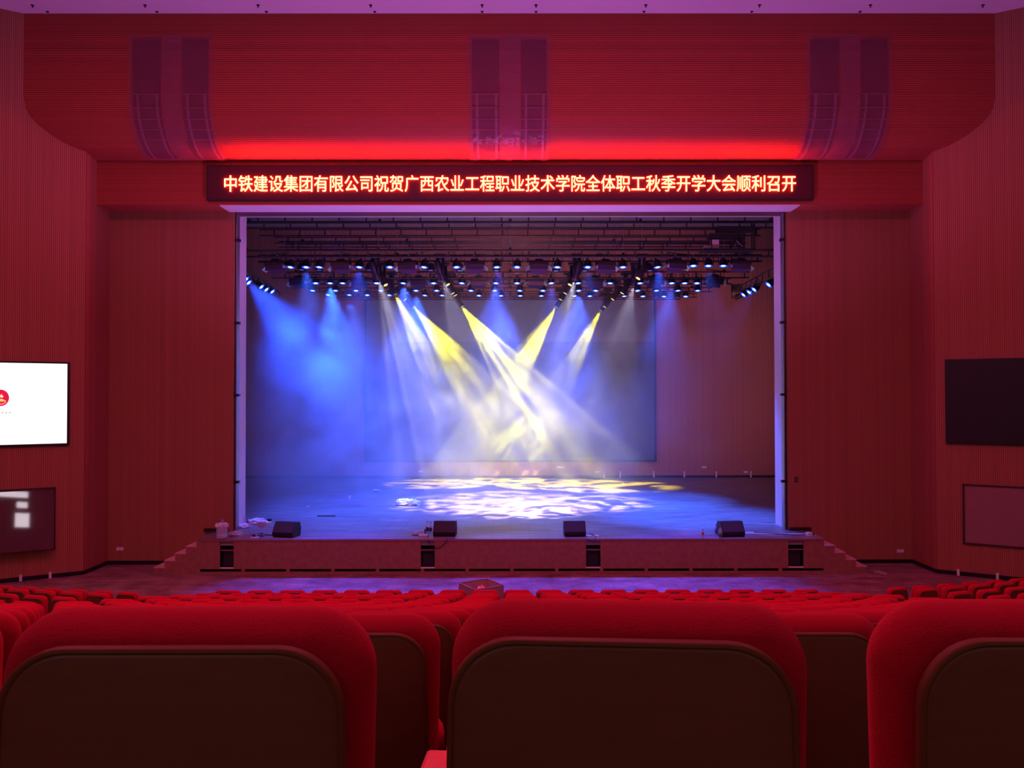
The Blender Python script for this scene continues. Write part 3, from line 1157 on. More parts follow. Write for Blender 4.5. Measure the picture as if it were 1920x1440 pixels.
# flat soft lights with barn doors
def make_soft():
    t = thing('soft_light', 's', 'stage light')
    MB().box(-.29, .29, -.2, .16, 0, .16).build('housing', M_BLACK, t, bevel=.02)
    MB().box(-.12, .12, -.1, .1, .16, .24).build('driver_box', M_BLACK, t, bevel=.01)
    m = mat('barn_door', (.08, .06, .12), .6)
    d = MB().box(-.27, .27, 0, .008, -.16, 0, Matrix.Translation((0, -.2, 0)) @ Matrix.Rotation(R(-20), 4, 'X')).build('barn_door', m, t)
    d = MB().box(-.24, .24, 0, .008, -.16, 0, Matrix.Translation((0, .16, 0)) @ Matrix.Rotation(R(12), 4, 'X')).build('barn_door', m, t)
    for s in (-1, 1):
        MB().prism([(0, 0), (s * .10, -.08), (s * .11, -.075), (s * .012, 0)], -.18, .18, Matrix.Translation((s * .29, 0, 0))).build('barn_door', M_STEEL, t)
    MB().box(-.26, .26, -.17, .17, -.006, 0).build('diffuser', mat('diffuser', (.4, .38, .5), .7), t)
    MB().box(-.31, -.30, -.02, .02, .05, .40).build('yoke', M_BLACK, t)
    MB().box(.30, .31, -.02, .02, .05, .40).build('yoke', M_BLACK, t)
    MB().box(-.31, .31, -.02, .02, .39, .41).build('yoke', M_BLACK, t)
    MB().box(-.03, .03, -.03, .27, .41, .43).box(-.03, .03, .25, .27, .05, .411).build('clamp', M_STEEL, t)
    return t


SOFT = make_soft()
soft = [[(518, 501), (640, 501), (765, 501), (890, 501), (1010.6, 501), (1135, 501), (1268, 499), (1388, 499)],
        [(560, 530), (675, 530), (785, 530), (897.5, 530), (1004, 530), (1115, 530), (1228, 528.5), (1340, 528)]]
for ri, ls in enumerate(soft):
    for i, (px, py) in enumerate(ls):
        p = at(px, py, ROWD[ri] - .1)
        edge = (px - 957) / 450
        dup(SOFT, p, (R(-random.uniform(4, 10)), R(edge * 7), R(random.uniform(-5, 5))),
            'flat black soft light with barn doors, %s lighting row, %s from left' % (rn_[ri], ORD[i + 1]), 'soft lights on the %s row' % rn_[ri])

# ---------------------------------------------------------------- moving heads
M_YL = emis('yellow_lens', (1, .8, .25), 1.6)


def look_rot(d):
    """rotation taking local -z to direction d"""
    return Vector(d).to_track_quat('-Z', 'Y').to_euler()


def make_head_mesh():
    mb = MB().lathe([(.03, .34), (.09, .33), (.11, .26), (.11, .05), (.095, .0), (.10, -.06), (.105, -.24), (.09, -.26), (.072, -.26), (.072, -.24)], 16)
    return mb


HEADM = None


def moving_head(loc, d, label, group):
    global HEADM
    t = thing('moving_head', label, 'moving light', loc, group=group)
    d = Vector(d).normalized()
    MB().box(-.17, .17, -.12, .12, .42, .54).build('base', M_BLACK, t, bevel=.015)
    az = math.atan2(d.x, -d.y)
    y = MB()
    Mz = Matrix.Rotation(az, 4, 'Z')
    for s in (-1, 1):
        y.box(s * .13 - .015, s * .13 + .015, -.05, .05, -.06, .42, Mz)
    y.build('yoke', M_BLACK, t, bevel=.004)
    h = make_head_mesh().build('head', M_BLACK, t, smooth=True)
    h.rotation_euler = look_rot(d)
    ln = MB().lathe([(.0005, -.262), (.07, -.262), (.07, -.255), (.0005, -.255)], 16).build('lens', M_YL, h)
    MB().box(-.03, .03, .12, .19, .2, .6).build('clamp', M_STEEL, t)
    return t, h, d


def spot(name, loc, d, col, power, size, blend=.3, rad=.05, gobo=0.0, gseed=0.0, parent=None):
    l = bpy.data.lights.new(name, 'SPOT')
    l.energy = power
    l.color = col
    l.spot_size = size
    l.spot_blend = blend
    l.shadow_soft_size = rad
    if gobo > 0:
        l.use_nodes = True
        nt = l.node_tree
        e = nt.nodes['Emission']
        tc = nt.nodes.new('ShaderNodeTexCoord')
        nz = nt.nodes.new('ShaderNodeTexNoise')
        nz.inputs['Scale'].default_value = gobo
        nz.inputs['Detail'].default_value = 2.0
        # project the direction on the plane in front of the lamp
        sep = nt.nodes.new('ShaderNodeSeparateXYZ')
        nt.links.new(tc.outputs['Normal'], sep.inputs[0])
        cb = nt.nodes.new('ShaderNodeCombineXYZ')
        for a in (0, 1):
            dv = nt.nodes.new('ShaderNodeMath')
            dv.operation = 'DIVIDE'
            nt.links.new(sep.outputs[a], dv.inputs[0])
            nt.links.new(sep.outputs[2], dv.inputs[1])
            nt.links.new(dv.outputs[0], cb.inputs[a])
        cb.inputs[2].default_value = gseed
        nt.links.new(cb.outputs[0], nz.inputs['Vector'])
        mr = nt.nodes.new('ShaderNodeMapRange')
        mr.inputs['From Min'].default_value = .44
        mr.inputs['From Max'].default_value = .58
        mr.inputs['To Min'].default_value = .03
        mr.inputs['To Max'].default_value = 1.9
        nt.links.new(nz.outputs['Fac'], mr.inputs['Value'])
        nt.links.new(mr.outputs[0], e.inputs['Strength'])
    o = bpy.data.objects.new(name, l)
    COL.objects.link(o)
    o.location = loc
    o.rotation_euler = look_rot(d)
    return o


YEL = (1.0, .92, .015)
WHI = (.78, .74, 1.0)
WARM = (1.0, .90, .55)
# group name, base x, battens, inward slope
G = [('left outer', -4.15, (23.6, 24.9, 26.9, 29.4, 31.9), .55), ('left inner', -2.15, (23.6, 24.9, 26.9, 28.2, 31.9), .62),
     ('right inner', 2.05, (23.6, 24.9, 26.9, 29.4, 31.9), -.55), ('right outer', 4.05, (23.6, 24.9, 26.9, 29.4, 31.9, 33.2), -.6)]
# which heads throw a beam: (group, index): (colour, power factor, floor target, cone)
BEAM = {
    (0, 2): (YEL, .7, (-0.6, 28.5), 24, 12),
    (0, 4): (YEL, 1.5, (1.6, 32.3), 28, 10),
    (0, 0): (WHI, 1.0, (-1.8, 26.6), 38, 11),
    (1, 4): (YEL, 1.9, (3.4, 31.6), 30, 10),
    (1, 0): (WHI, .8, (0.4, 26.2), 40, 13),
    (2, 4): (YEL, 1.3, (-2.8, 32.6), 26, 12),
    (2, 0): (WHI, 1.7, (0.2, 25.2), 40, 13),
    (3, 5): (YEL, 1.6, (-0.4, 34.0), 26, 12),
    (3, 1): (WHI, 1.1, (2.6, 26.8), 42, 12),
}
for gi, (gn, gx, Ds, sl) in enumerate(G):
    for i, D in enumerate(Ds):
        zc = EYE + 3.82 + (.1 if D > 28 else 0)
        loc = Vector((gx, D, zc))
        if (gi, i) in BEAM:
            c, pf, tg, cone, gs_ = BEAM[(gi, i)]
            d = Vector((tg[0] - gx, tg[1] - D, STZ - zc))
        else:
            d = Vector((sl, -.25 if i < 2 else .0, -1.0))
        t, h, dn = moving_head(loc, d, 'black moving-head light, %s column, %s from the front' % (gn, ORD[i + 1]), 'moving heads, %s column' % gn)
        if (gi, i) in BEAM:
            pw = (K_YELLOW if c is YEL else K_WHITE) * pf
            s = spot('beam_lamp', loc + dn * .28, dn, c, pw, R(cone), .35 if c is YEL else 1.0, .04, gobo=gs_, gseed=gi * 3.1 + i)

# blue washes from some of the par lights
def blue_from(ri, px, tx, ty, pf=1.0, cone=50, col=(.02, .12, 1.0)):
    p = min((q for q in lampspots if q[0] == ri), key=lambda q: abs(q[1] - px))[2]
    d = Vector((tx, ty, STZ)) - p
    spot('blue_lamp', p + d.normalized() * .03, d, col, K_BLUE * pf, R(cone), .8, .09)


blue_from(0, 574, -5.5, 23.2, .8)
blue_from(0, 673.7, -3.6, 23.5, .8)
blue_from(0, 1102, 3.0, 22.8, .8)
blue_from(0, 1233, 5.4, 24.0, 1.8)
blue_from(0, 1328, 6.5, 23.0, .9)
blue_from(1, 619, -5.6, 26.5, 1.0)
blue_from(1, 1259, 4.9, 27.5, 2.2)
blue_from(2, 780, -3.0, 29.4, 1.0)
blue_from(3, 655, -5.5, 31.5, .8)
blue_from(1, 930, -1.0, 26.0, 1.3, 60, (.05, .12, 1.0))
blue_from(2, 1085, 2.2, 28.5, 1.3, 60, (.05, .12, 1.0))

for px_, tx_ in ((673.7, -4.5), (931.5, 0.5), (1233, 4.5)):
    p = min((q for q in lampspots if q[0] == 0), key=lambda q: abs(q[1] - px_))[2]
    d = Vector((tx_, 17.6, 0)) - p
    spot('blue_front_lamp', p + d.normalized() * .05, d, (.06, .07, 1.0), K_PIT, R(40), .9, .09)

blue_from(1, 756, -3.0, 29.0, 1.4, 60, (.05, .12, 1.0))
blue_from(1, 1033, 1.6, 30.0, 1.3, 60, (.05, .12, 1.0))
blue_from(3, 939, 0.2, 32.0, 1.0, 60, (.05, .12, 1.0))
# side ladders with tilted blue lights
for sgn, side, a, b, pp in ((-1, 'left', (452, 500, 24.0), (524, 548, 30.6), ((461, 524), (466.5, 530), (490, 538), (499.5, 543), (510.5, 547))),
                            (1, 'right', (1454, 500, 24.0), (1372, 545, 30.6), ((1441, 534), (1414, 543), (1404.5, 548), (1394, 553)))):
    A, B = at(*a), at(*b)
    t = thing('side_batten', 'slanting ladder batten running back along the %s side above the stage' % side, 'batten', A, group='side battens')
    d = B - A
    MB().tube([(0, 0, 0), d], .028, 8).build('pipe', M_BLACK, t, smooth=True)
    MB().tube([(0, 0, -.3), d - Vector((0, 0, .3))], .022, 8).build('pipe', M_BLACK, t, smooth=True)
    for k in range(9):
        q = d * (k / 8)
        MB().tube([q, q - Vector((0, 0, .3))], .015, 6).build('upright', M_BLACK, t)
    for k in (0, 4, 8):
        q = d * (k / 8)
        MB().tube([q, (q.x, q.y, SCZ - A.z - .004)], .005, 4).build('wire', M_STEEL, t)
    for i, (px, py) in enumerate(pp):
        f = (px - a[0]) / (b[0] - a[0])
        D = A.y + d.y * max(f, .0) * .8
        p = at(px, py, D)
        dr = Vector((-sgn * 1.0, -.15, -1.0))
        c = dup(PAR, p, look_rot(dr), 'lit blue stage light on the %s side batten, %s from the outside' % (side, ORD[i + 1]), 'blue lights on the %s side batten' % side)
    if side == 'right':
        o = thing('profile_spot', 'unlit black tubular spotlight at the lower end of the right side batten', 'stage light', at(1378, 559, 30.0))
        h = MB().lathe([(.07, .0), (.10, .02), (.10, .35), (.12, .4), (.12, .62), (.04, .66)], 14).build('barrel', M_BLACK, o, smooth=True)
        h.rotation_euler = look_rot((-.8, 0, -.45))
        MB().box(-.15, .3, -.02, .02, .25, .55).build('yoke', M_BLACK, o)
# left side blue throws
for px, py, D, tx, ty, tz, pf in ((466, 530, 24.6, -3.5, 27.5, 2.0, 1.5), (499, 543, 28.0, -5.5, 28.5, 3.2, 1.3), (490, 538, 27.0, -6.0, 26.5, 1.5, 1.2)):
    p = at(px, py, D)
    d = Vector((tx, ty, tz)) - p
    spot('blue_side_lamp', p + d.normalized() * .05, d, (.01, .07, 1.0), K_BLUE * .8 * pf, R(58), .9, .09)
p = at(1414, 543, 27.0)
spot('blue_side_lamp', p, Vector((3.5, 25.5, STZ)) - p, (.02, .1, 1.0), K_BLUE * .8, R(45), .9, .09)

for s in (PAR, PAROFF, SOFT):
    for c in list(s.children):
        for d_ in list(c.children):
            bpy.data.objects.remove(d_)
        bpy.data.objects.remove(c)
    bpy.data.objects.remove(s)

# hanging frame with pale boxes at the upper right
def pbox(mb, px0, px1, py0, py1, D, th):
    a, b = at(px0, py0, D), at(px1, py1, D)
    mb.box(a.x, b.x, D, D + th, b.z, a.z)
    return mb


t = thing('hoist_frame', 'black steel hoist frame hanging at the upper right inside the stage opening', 'frame', (0, 0, 0))
for q in ((1346, 1415, 424, 433), (1330, 1398, 437.5, 446)):
    pbox(MB(), *q, 22.8, .3).build('beam', M_BLACK, t)
pbox(MB(), 1320, 1417, 465.5, 469, 22.8, .5).build('beam', M_BLACK, t)
for q in ((1409, 1411.5, 414, 468), (1413, 1416, 414, 468), (1394, 1397, 437, 468), (1333, 1336, 437, 466), (1385, 1388, 445, 466)):
    pbox(MB(), *q, 22.85, .05).build('post', M_BLACK, t)
for a_, b_ in (((1368, 464), (1380, 450)), ((1380, 450), (1394, 463))):
    MB().tube([at(*a_, 22.8), at(*b_, 22.8)], .05, 6).build('brace', M_BLACK, t)
for q, nm in (((1335.5, 1348.5, 449, 465.5), 'taller'), ((1322, 1334, 460, 465.5), 'lower')):
    o = pbox(MB(), *q, 22.82, .3).build('control_box', mat('beige_box', (.60, .42, .42), .5), bevel=.01)
    tag(o, 'pale control box on the hoist frame, the %s of the two' % nm, 'box', 'pale boxes on the hoist frame')

# drooping cables between the battens
random.seed(11)
for k in range(26):
    px = 520 + k * 33 + random.uniform(-8, 8)
    y0 = 489 if k % 2 else 470
    D = 23.84 if k % 2 else 22.75
    a_, b_ = at(px, y0, D), at(px + random.uniform(14, 28), y0, D)
    dz = random.uniform(.12, .3)
    pts = [a_.lerp(b_, u / 8) + Vector((0, .03, -dz * math.sin(PI * u / 8))) for u in range(9)]
    o = MB().tube(pts, .008, 5).build('lighting_cable', M_BLACK, smooth=True)
    tag(o, 'loop of black cable drooping from the %s batten, %s %s' % ('nearest lit' if k % 2 else 'long front', ORD[k // 2 + 1], 'from the left'),
        'cable', 'cables drooping from the %s batten' % ('nearest lit' if k % 2 else 'long front'))

# ---------------------------------------------------------------- things on the stage
def monitor(px, py, wpx, rz, label):
    p = atz(px, py, STZ)
    wd = wpx / FPX * p.y
    t = thing('stage_monitor', label, 'stage monitor', p, (0, 0, rz), 'wedge monitors along the stage edge')
    h = .39
    # side outline (y, z): baffle leaning back away from the audience
    outl = [(0, 0), (-.03, .03), (-.05, .12), (.12, h), (.34, h - .02), (.40, .2), (.36, 0)]
    a = [Vector((-wd / 2, y, z)) for y, z in outl]
    b = [Vector((wd / 2, y, z)) for y, z in outl]
    MB().loft([a, b]).build('cabinet', M_BLACK, t, bevel=.01)
    # grille on the sloping front
    u0, u1 = Vector((0, -.05, .12)), Vector((0, .12, h))
    dd = (u1 - u0)
    nn = Vector((0, -dd.z, dd.y)).normalized() * .006
    q = [u0 + dd * .06, u0 + dd * .94]
    mb = MB().loft([[q[0] + Vector((-wd / 2 + .02, 0, 0)), q[0] + Vector((wd / 2 - .02, 0, 0)), q[1] + Vector((wd / 2 - .02, 0, 0)), q[1] + Vector((-wd / 2 + .02, 0, 0))],
                    [q[0] + Vector((-wd / 2 + .02, 0, 0)) + nn, q[0] + Vector((wd / 2 - .02, 0, 0)) + nn, q[1] + Vector((wd / 2 - .02, 0, 0)) + nn, q[1] + Vector((-wd / 2 + .02, 0, 0)) + nn]])
    mb.build('grille', mat('monitor_grille', (.035, .033, .045), .75, scale=250, bump=.4), t)
    for s in (-1, 1):
        MB().lathe([(.0005, 0), (.02, 0), (.02, .006), (.0005, .006)], 10, Matrix.Translation((s * wd / 2, .2, .2)) @ Matrix.Rotation(s * PI / 2, 4, 'Y')).build('handle_hole', M_DARK, t)
    return t


monitor(531, 1007.5, 43, R(-14), 'black wedge stage monitor at the far left of the stage edge')
monitor(833, 1006, 42, R(-3), 'black wedge stage monitor left of centre, beside the two bottles')
monitor(1078.5, 1006, 40, R(2), 'black wedge stage monitor right of centre, beside the white plate')
monitor(1375, 1006.5, 44, R(7), 'black wedge stage monitor at the far right beside the green bottle')


def clear_mat(name, col, a):
    m, nt, out = _new(name)
    tr = nt.nodes.new('ShaderNodeBsdfTransparent')
    b = nt.nodes.new('ShaderNodeBsdfPrincipled')
    b.inputs['Base Color'].default_value = (*col, 1)
    b.inputs['Roughness'].default_value = .2
    nz = nt.nodes.new('ShaderNodeTexNoise')
    nz.inputs['Scale'].default_value = 14
    mr = nt.nodes.new('ShaderNodeMapRange')
    mr.inputs['To Min'].default_value = a * .6
    mr.inputs['To Max'].default_value = min(1, a * 1.4)
    nt.links.new(nz.outputs['Fac'], mr.inputs['Value'])
    mx = nt.nodes.new('ShaderNodeMixShader')
    nt.links.new(mr.outputs[0], mx.inputs[0])
    nt.links.new(tr.outputs[0], mx.inputs[1])
    nt.links.new(b.outputs[0], mx.inputs[2])
    nt.links.new(mx.outputs[0], out.inputs[0])
    return m


M_CLEAR = clear_mat('clear_pet', (.75, .78, .85), .35)
M_BAG = clear_mat('cloudy_bag', (.8, .85, .95), .7)
M_JUG = clear_mat('jug_plastic', (.6, .68, .9), .6)


def bottle(px, py, h, label, body, lab, cap, dz=0, lz=(.3, .62)):
    p = atz(px, py, STZ)
    t = thing('drink_bottle', label, 'bottle', p, group='bottles on the stage edge')
    r = h * .15
    MB().lathe([(r * .8, 0), (r, .01), (r, h * .62), (r * .55, h * .82), (r * .38, h * .88), (r * .38, h * .93), (r * .1, h * .93)], 14).build('body', body, t, smooth=True)
    MB().lathe([(r * 1.03, h * lz[0]), (r * 1.03, h * lz[1])], 14, caps=False).build('wrap', lab, t, smooth=True)
    MB().lathe([(r * .45, h * .92), (r * .45, h), (r * .05, h)], 10).build('cap', cap, t)
    return t


M_NAVY = mat('navy_label', (.02, .03, .12), .5)
M_REDL = mat('red_label', (.6, .06, .08), .5)
bottle(801.5, 996, .27, 'clear bottle with dark blue band, left one of the pair by the monitor', M_CLEAR, M_NAVY, M_NAVY, lz=(.05, .4))
bottle(807.5, 996.5, .26, 'clear bottle with dark blue band, touching the monitor left of centre', M_CLEAR, M_NAVY, M_NAVY, lz=(.05, .4))
bottle(797, 1000, .14, 'small brown bottle standing behind the white power strip', mat('brown_glass', (.18, .04, .03), .2), mat('brown_glass', (.18, .04, .03), .2), M_WHITE)
bottle(1318, 1008, .22, 'bottle with a red and white label alone on the stage edge', M_CLEAR, M_REDL, M_BLACK)
bottle(1343, 1000, .24, 'blue-labelled clear bottle behind the green one', M_CLEAR, mat('blue_label', (.03, .07, .6), .5), M_BLACK, lz=(.05, .5))
bottle(1350.5, 1008, .30, 'green drink bottle against the far right monitor', M_CLEAR, mat('green_drink', (.08, .22, .05), .3), M_BLACK, lz=(.03, .4))
bottle(453, 985, .42, 'tall bottle with dark red body beside the left reveal', mat('dark_red_bottle', (.35, .03, .05), .4), mat('dark_red_bottle', (.35, .03, .05), .4), mat('blue_cap', (.1, .2, .6), .4))

# water jug
p = atz(416, 1010, STZ)
t = thing('water_jug', 'large cloudy water jug wrapped in plastic at the left stage corner', 'water jug', p)
MB().lathe([(.12, 0), (.14, .02), (.14, .12), (.13, .14), (.14, .16), (.14, .27), (.125, .33), (.06, .39), (.03, .42), (.03, .45), (.005, .45)], 20).build('body', M_JUG, t, smooth=True)
MB().lathe([(.035, .44), (.035, .48), (.03, .49), (.005, .49)], 12).build('cap', mat('jug_cap', (.15, .18, .5), .4), t)


def crumple(name, label, cat, px, py, sx_, sy_, sz_, m, seed, group=None, z=STZ):
    random.seed(seed)
    bm = bmesh.new()
    bmesh.ops.create_icosphere(bm, subdivisions=3, radius=1)
    for v in bm.verts:
        f = 1 + random.uniform(-.22, .22)
        v.co = Vector((v.co.x * sx_ * f, v.co.y * sy_ * f, max(0, (v.co.z * f + .6) * sz_ / 1.6)))
    me = bpy.data.meshes.new(name)
    bm.to_mesh(me)
    bm.free()
    me.materials.append(m)
    o = bpy.data.objects.new(name, me)
    COL.objects.link(o)
    o.location = atz(px, py, z)
    tag(o, label, cat, group)
    return o


p_h = crumple('plastic_bag', 'lump of cloudy plastic wrap on the neck of the water jug', 'plastic bag', 416, 1010, .17, .14, .12, M_BAG, 3)
p_h.location.z = STZ + .3
crumple('plastic_bag', 'crumpled clear bag between the water jug and the pliers', 'plastic bag', 443, 1004, .17, .12, .12, M_CLEAR, 4)
crumple('plastic_bag', 'white and blue crumpled bag by the left reveal', 'plastic bag', 457, 989, .20, .16, .11, M_BAG, 5)
crumple('plastic_bag', 'bright white crumpled bag beside the small carton', 'plastic bag', 483, 982, .28, .16, .17, M_BAG, 6)
crumple('plastic_bag', 'flat red printed bag on the left litter pile', 'plastic bag', 463, 982, .13, .10, .10, mat('red_bag', (.6, .08, .14), .5), 7)
crumple('plastic_bag', 'flat see-through plastic sheet lying in the pool of light', 'plastic bag', 764, 947, .42, .25, .22, M_BAG, 8)
o = MB().box(-.09, .09, -.08, .08, 0, .14).build('small_carton', mat('grey_carton', (.42, .38, .42), .6), bevel=.006)
o.location = atz(491, 987, STZ)
tag(o, 'small grey open carton in the left litter pile', 'carton')
o = MB().box(-.12, .12, -.07, .07, 0, .1).build('small_carton', mat('white_carton', (.6, .6, .7), .6), bevel=.006)
o.location = atz(500, 985, STZ)
tag(o, 'low white carton right of the grey one in the litter', 'carton')
o = MB().box(-.06, .06, -.05, .05, 0, .07).build('black_block', M_BLACK, bevel=.006)
o.location = atz(500, 980, STZ) + Vector((0, .25, 0))
tag(o, 'small black block behind the litter pile', 'block')
# pliers, power strips, plates, cables
t = thing('pliers', 'pink-handled pliers lying on the stage edge', 'pliers', atz(467, 1003, STZ), (0, 0, R(-20)))
MB().tube([(-.13, .03, .012), (.0, .01, .012), (.03, 0, .012)], .010, 6).build('handle', mat('pink_grip', (.7, .18, .18), .5), t)
MB().tube([(-.13, -.04, .012), (.0, -.01, .012), (.03, 0, .012)], .010, 6).build('handle', mat('pink_grip', (.7, .18, .18), .5), t)
MB().box(.03, .09, -.015, .015, .004, .02).build('jaws', M_STEEL, t)
t = thing('power_strip', 'white power strip lying left of the centre-left monitor', 'power strip', atz(793, 1005.5, STZ), (0, 0, R(3)))
MB().box(-.11, .11, -.05, .07, 0, .045).build('case', M_WHITE, t, bevel=.006)
MB().box(-.03, .05, -.02, .05, .045, .05).build('sockets', mat('socket_grey', (.4, .4, .5), .5), t)
o = MB().tube([(-.16, .05, .02), (-.02, .12, .05), (.12, .16, .06)], .018, 8).build('white_tube', M_WHITE, smooth=True)
o.location = atz(786, 1001, STZ)
tag(o, 'bent white tube behind the power strip', 'tube')
o = MB().tube([Vector((.07 * math.cos(a), .06 * math.sin(a), .025)) for a in [2 * PI * k / 16 for k in range(17)]], .022, 8).build('tape_roll', mat('pink_tape', (.5, .3, .45), .5), smooth=True)
o.location = atz(779, 1003, STZ)
tag(o, 'small roll of tape at the left of the power strip', 'tape roll')
t = thing('white_plate', 'flat white floor box plate with a cable beside the centre-right monitor', 'plate', atz(1111, 1004.5, STZ))
MB().box(-.17, .17, -.06, .07, 0, .012).build('plate', M_WHITE, t, bevel=.003)
MB().lathe([(.03, .012), (.03, .035), (.002, .035)], 12).build('connector', M_BLACK, t)


def cable(pts, r, label, name='cable', group=None, m=None):
    o = MB().tube(pts, r, 6).build(name, m or M_BLACK, smooth=True)
    return tag(o, label, 'cable', group)


def sp(px, py, dz=.012):
    return atz(px, py, STZ) + Vector((0, 0, dz))


def smoothpath(P, n=6):
    out = []
    for i in range(len(P) - 1):
        p0 = P[max(i - 1, 0)]
        p1, p2 = P[i], P[i + 1]
        p3 = P[min(i + 2, len(P) - 1)]
        for k in range(n):
            u = k / n
            out.append(.5 * ((2 * p1) + (-p0 + p2) * u + (2 * p0 - 5 * p1 + 4 * p2 - p3) * u * u + (-p0 + 3 * p1 - 3 * p2 + p3) * u ** 3))
    out.append(P[-1])
    return out


cable(smoothpath([sp(515, 1004.5), sp(505, 1004), sp(497, 1003.5), sp(492, 1006), sp(486, 1005), sp(485, 1002), sp(490, 1000.5), sp(493, 1002), sp(490, 1004)]), .014,
      'black cable looping out to the left of the far left monitor')
o = MB().box(-.1, .1, -.05, .05, 0, .01).build('white_card', M_WHITE)
o.location = atz(478, 1008, STZ)
tag(o, 'white card lying under the looped cable on the stage edge', 'card')
o = MB().lathe([(.04, 0), (.05, .03), (.03, .06), (.002, .06)], 10).build('cable_connector', M_BLACK)
o.location = atz(476, 1006, STZ)
tag(o, 'dark round connector lying beside the white card', 'connector')
F0 = 19.975
cable(smoothpath([sp(836, 1007), Vector((at(838, 1012, F0).x, F0 - .01, STZ - .02)), at(832, 1020, F0), at(826, 1026, F0), at(817, 1028, F0), at(813, 1027.5, F0)]), .010,
      'thin black cable hanging from the centre-left monitor to the opening')
cable(smoothpath([sp(803, 1005), Vector((at(802, 1012, F0).x, F0 - .01, STZ - .02)), at(804, 1016, F0), at(806, 1021, F0)]), .012, 'short black cable hanging in front of the centre-left opening')
cable(smoothpath([sp(1104, 1001.5), sp(1112, 1003), sp(1116, 1006), Vector((at(1117, 1011, F0).x, F0 - .01, STZ - .01)), at(1111, 1014, F0), at(1104, 1012, F0), Vector((at(1101, 1010, F0).x, F0 - .01, STZ + .0)), sp(1100, 1007)]), .009,
      'dark cable drooping over the edge beside the centre-right monitor')
cable(smoothpath([sp(1396, 998), sp(1410, 998.5), sp(1425, 1000), sp(1460, 1002), sp(1490, 1003.5), sp(1514, 1003)]), .012, 'long thin cable running right from the far right monitor')
o = MB().box(-.95, .95, -.04, .04, 0, .012).build('floor_strip', M_WHITE)
o.location = atz(1461, 1002, STZ) + Vector((0, .05, 0))
o.rotation_euler = (0, 0, R(-7))
tag(o, 'long pale strip lying on the stage floor right of the monitors', 'strip')
o = MB().box(-.14, .14, -.04, .04, 0, .02).build('floor_strip', M_WHITE)
o.location = atz(1404, 999, STZ)
tag(o, 'short pale strip touching the far right monitor', 'strip')
t = thing('socket_cube', 'white cube-shaped socket at the right end of the stage cable', 'socket', atz(1517, 1004.5, STZ), (0, 0, R(15)))
MB().box(-.07, .07, -.06, .06, 0, .09).build('case', M_WHITE, t, bevel=.01)
MB().box(.07, .16, -.02, .02, .02, .05).build('plug', M_BLACK, t)
o = MB().box(-.07, .07, -.05, .05, 0, .05).build('orange_block', mat('orange_block', (.6, .2, .06), .6), bevel=.008)
o.location = atz(1500, 994.5, STZ)
tag(o, 'small orange block by the wall at the right stage wing', 'block')
o = MB().box(-.3, .3, -.03, .03, 0, .09).build('black_bar', M_BLACK)
o.location = (at(1500, 993, WY - .06).x, WY - .06, STZ)
tag(o, 'black bar lying along the wall at the right stage wing', 'bar')
o = MB().box(-.32, .32, -.03, .03, 0, .09).build('black_bar', M_BLACK)
o.location = (at(405, 996, WY - .06).x, WY - .06, STZ)
tag(o, 'black bar along the wall behind the water jug', 'bar')
# litter further back
o = MB().lathe([(.05, 0), (.07, .12), (.002, .12)], 12).build('paper_cup', M_BAG, smooth=True)
o.location = atz(655, 935, STZ)
tag(o, 'pale paper cup standing far left on the stage floor', 'cup')
o = MB().box(-.28, .28, -.03, .03, 0, .03).build('dark_stick', mat('dark_stick', (.08, .05, .05), .6))
o.location = atz(612, 968, STZ)
tag(o, 'short dark stick lying on the blue part of the stage floor', 'stick')
o = MB().tube([(-.12, 0, .04), (.1, .0, .04)], [.05, .05], 10).build('tape_roll', mat('pink_tape', (.5, .3, .45), .5), smooth=True)
o.location = atz(706, 922, STZ)
tag(o, 'small pale roll lying at the back left edge of the light pool', 'tape roll')
o = MB().box(-.05, .05, -.03, .03, 0, .02).build('paper_scrap', M_WHITE)
o.location = atz(577, 950, STZ)
tag(o, 'scrap of white paper on the blue stage floor', 'scrap')
o = MB().box(-.03, .03, -.03, .03, 0, .04).build('paper_scrap', M_WHITE)
o.location = atz(1169, 908, STZ)
tag(o, 'tiny white scrap near the back right of the stage', 'scrap')
# litter on the pit floor
for i, (px, py) in enumerate(((1646, 1074), (1656, 1077), (1776, 1072), (1852, 1082), (207, 1055), (1660, 1050))):
    crumple('litter_scrap', 'pale scrap on the hall floor, ' + ['right of the stage steps, left of two', 'right of the stage steps, right of two', 'at the right wall under the black screen',
            'between the white tabs of the right wall', 'in the corner left of the stage steps', 'at the foot of the wall right of the stage'][i], 'litter', px, py, .09, .07, .05,
            mat('scrap_grey', (.4, .3, .33), .6), 20 + i, 'scraps on the hall floor', z=0)
# cardboard box in the pit
p = atz(0, 0, 0) if False else Vector((at(902, 1100, 16.9).x, 16.9, 0))
t = thing('cardboard_box', 'open cardboard box on the floor between stage and front row', 'box', p, (0, 0, R(32)))
M_CARD = mat('cardboard', (.33, .19, .15), .8, scale=8)
hb, hz = .36, .50
for a, b, c, d in ((-hb, hb, -hb, -hb + .012), (-hb, hb, hb - .012, hb), (-hb, -hb + .012, -hb, hb), (hb - .012, hb, -hb, hb)):
    MB().box(a, b, c, d, 0, hz).build('side_wall', M_CARD, t)
MB().box(-hb, hb, -hb, hb, 0, .012).build('bottom', M_CARD, t)
for k in range(4):
    Mr = Matrix.Rotation(k * PI / 2, 4, 'Z') @ Matrix.Translation((0, -hb, hz)) @ Matrix.Rotation(R(18), 4, 'X')
    MB().box(-hb + .01, hb - .01, -.008, 0, -.26, 0, Mr).build('flap', M_CARD, t)
o = crumple('orange_object', 'orange ball of packing just showing inside the cardboard box', 'packing', 902, 1090, .13, .13, .2, mat('orange_pack', (.7, .2, .05), .6), 31, z=0)
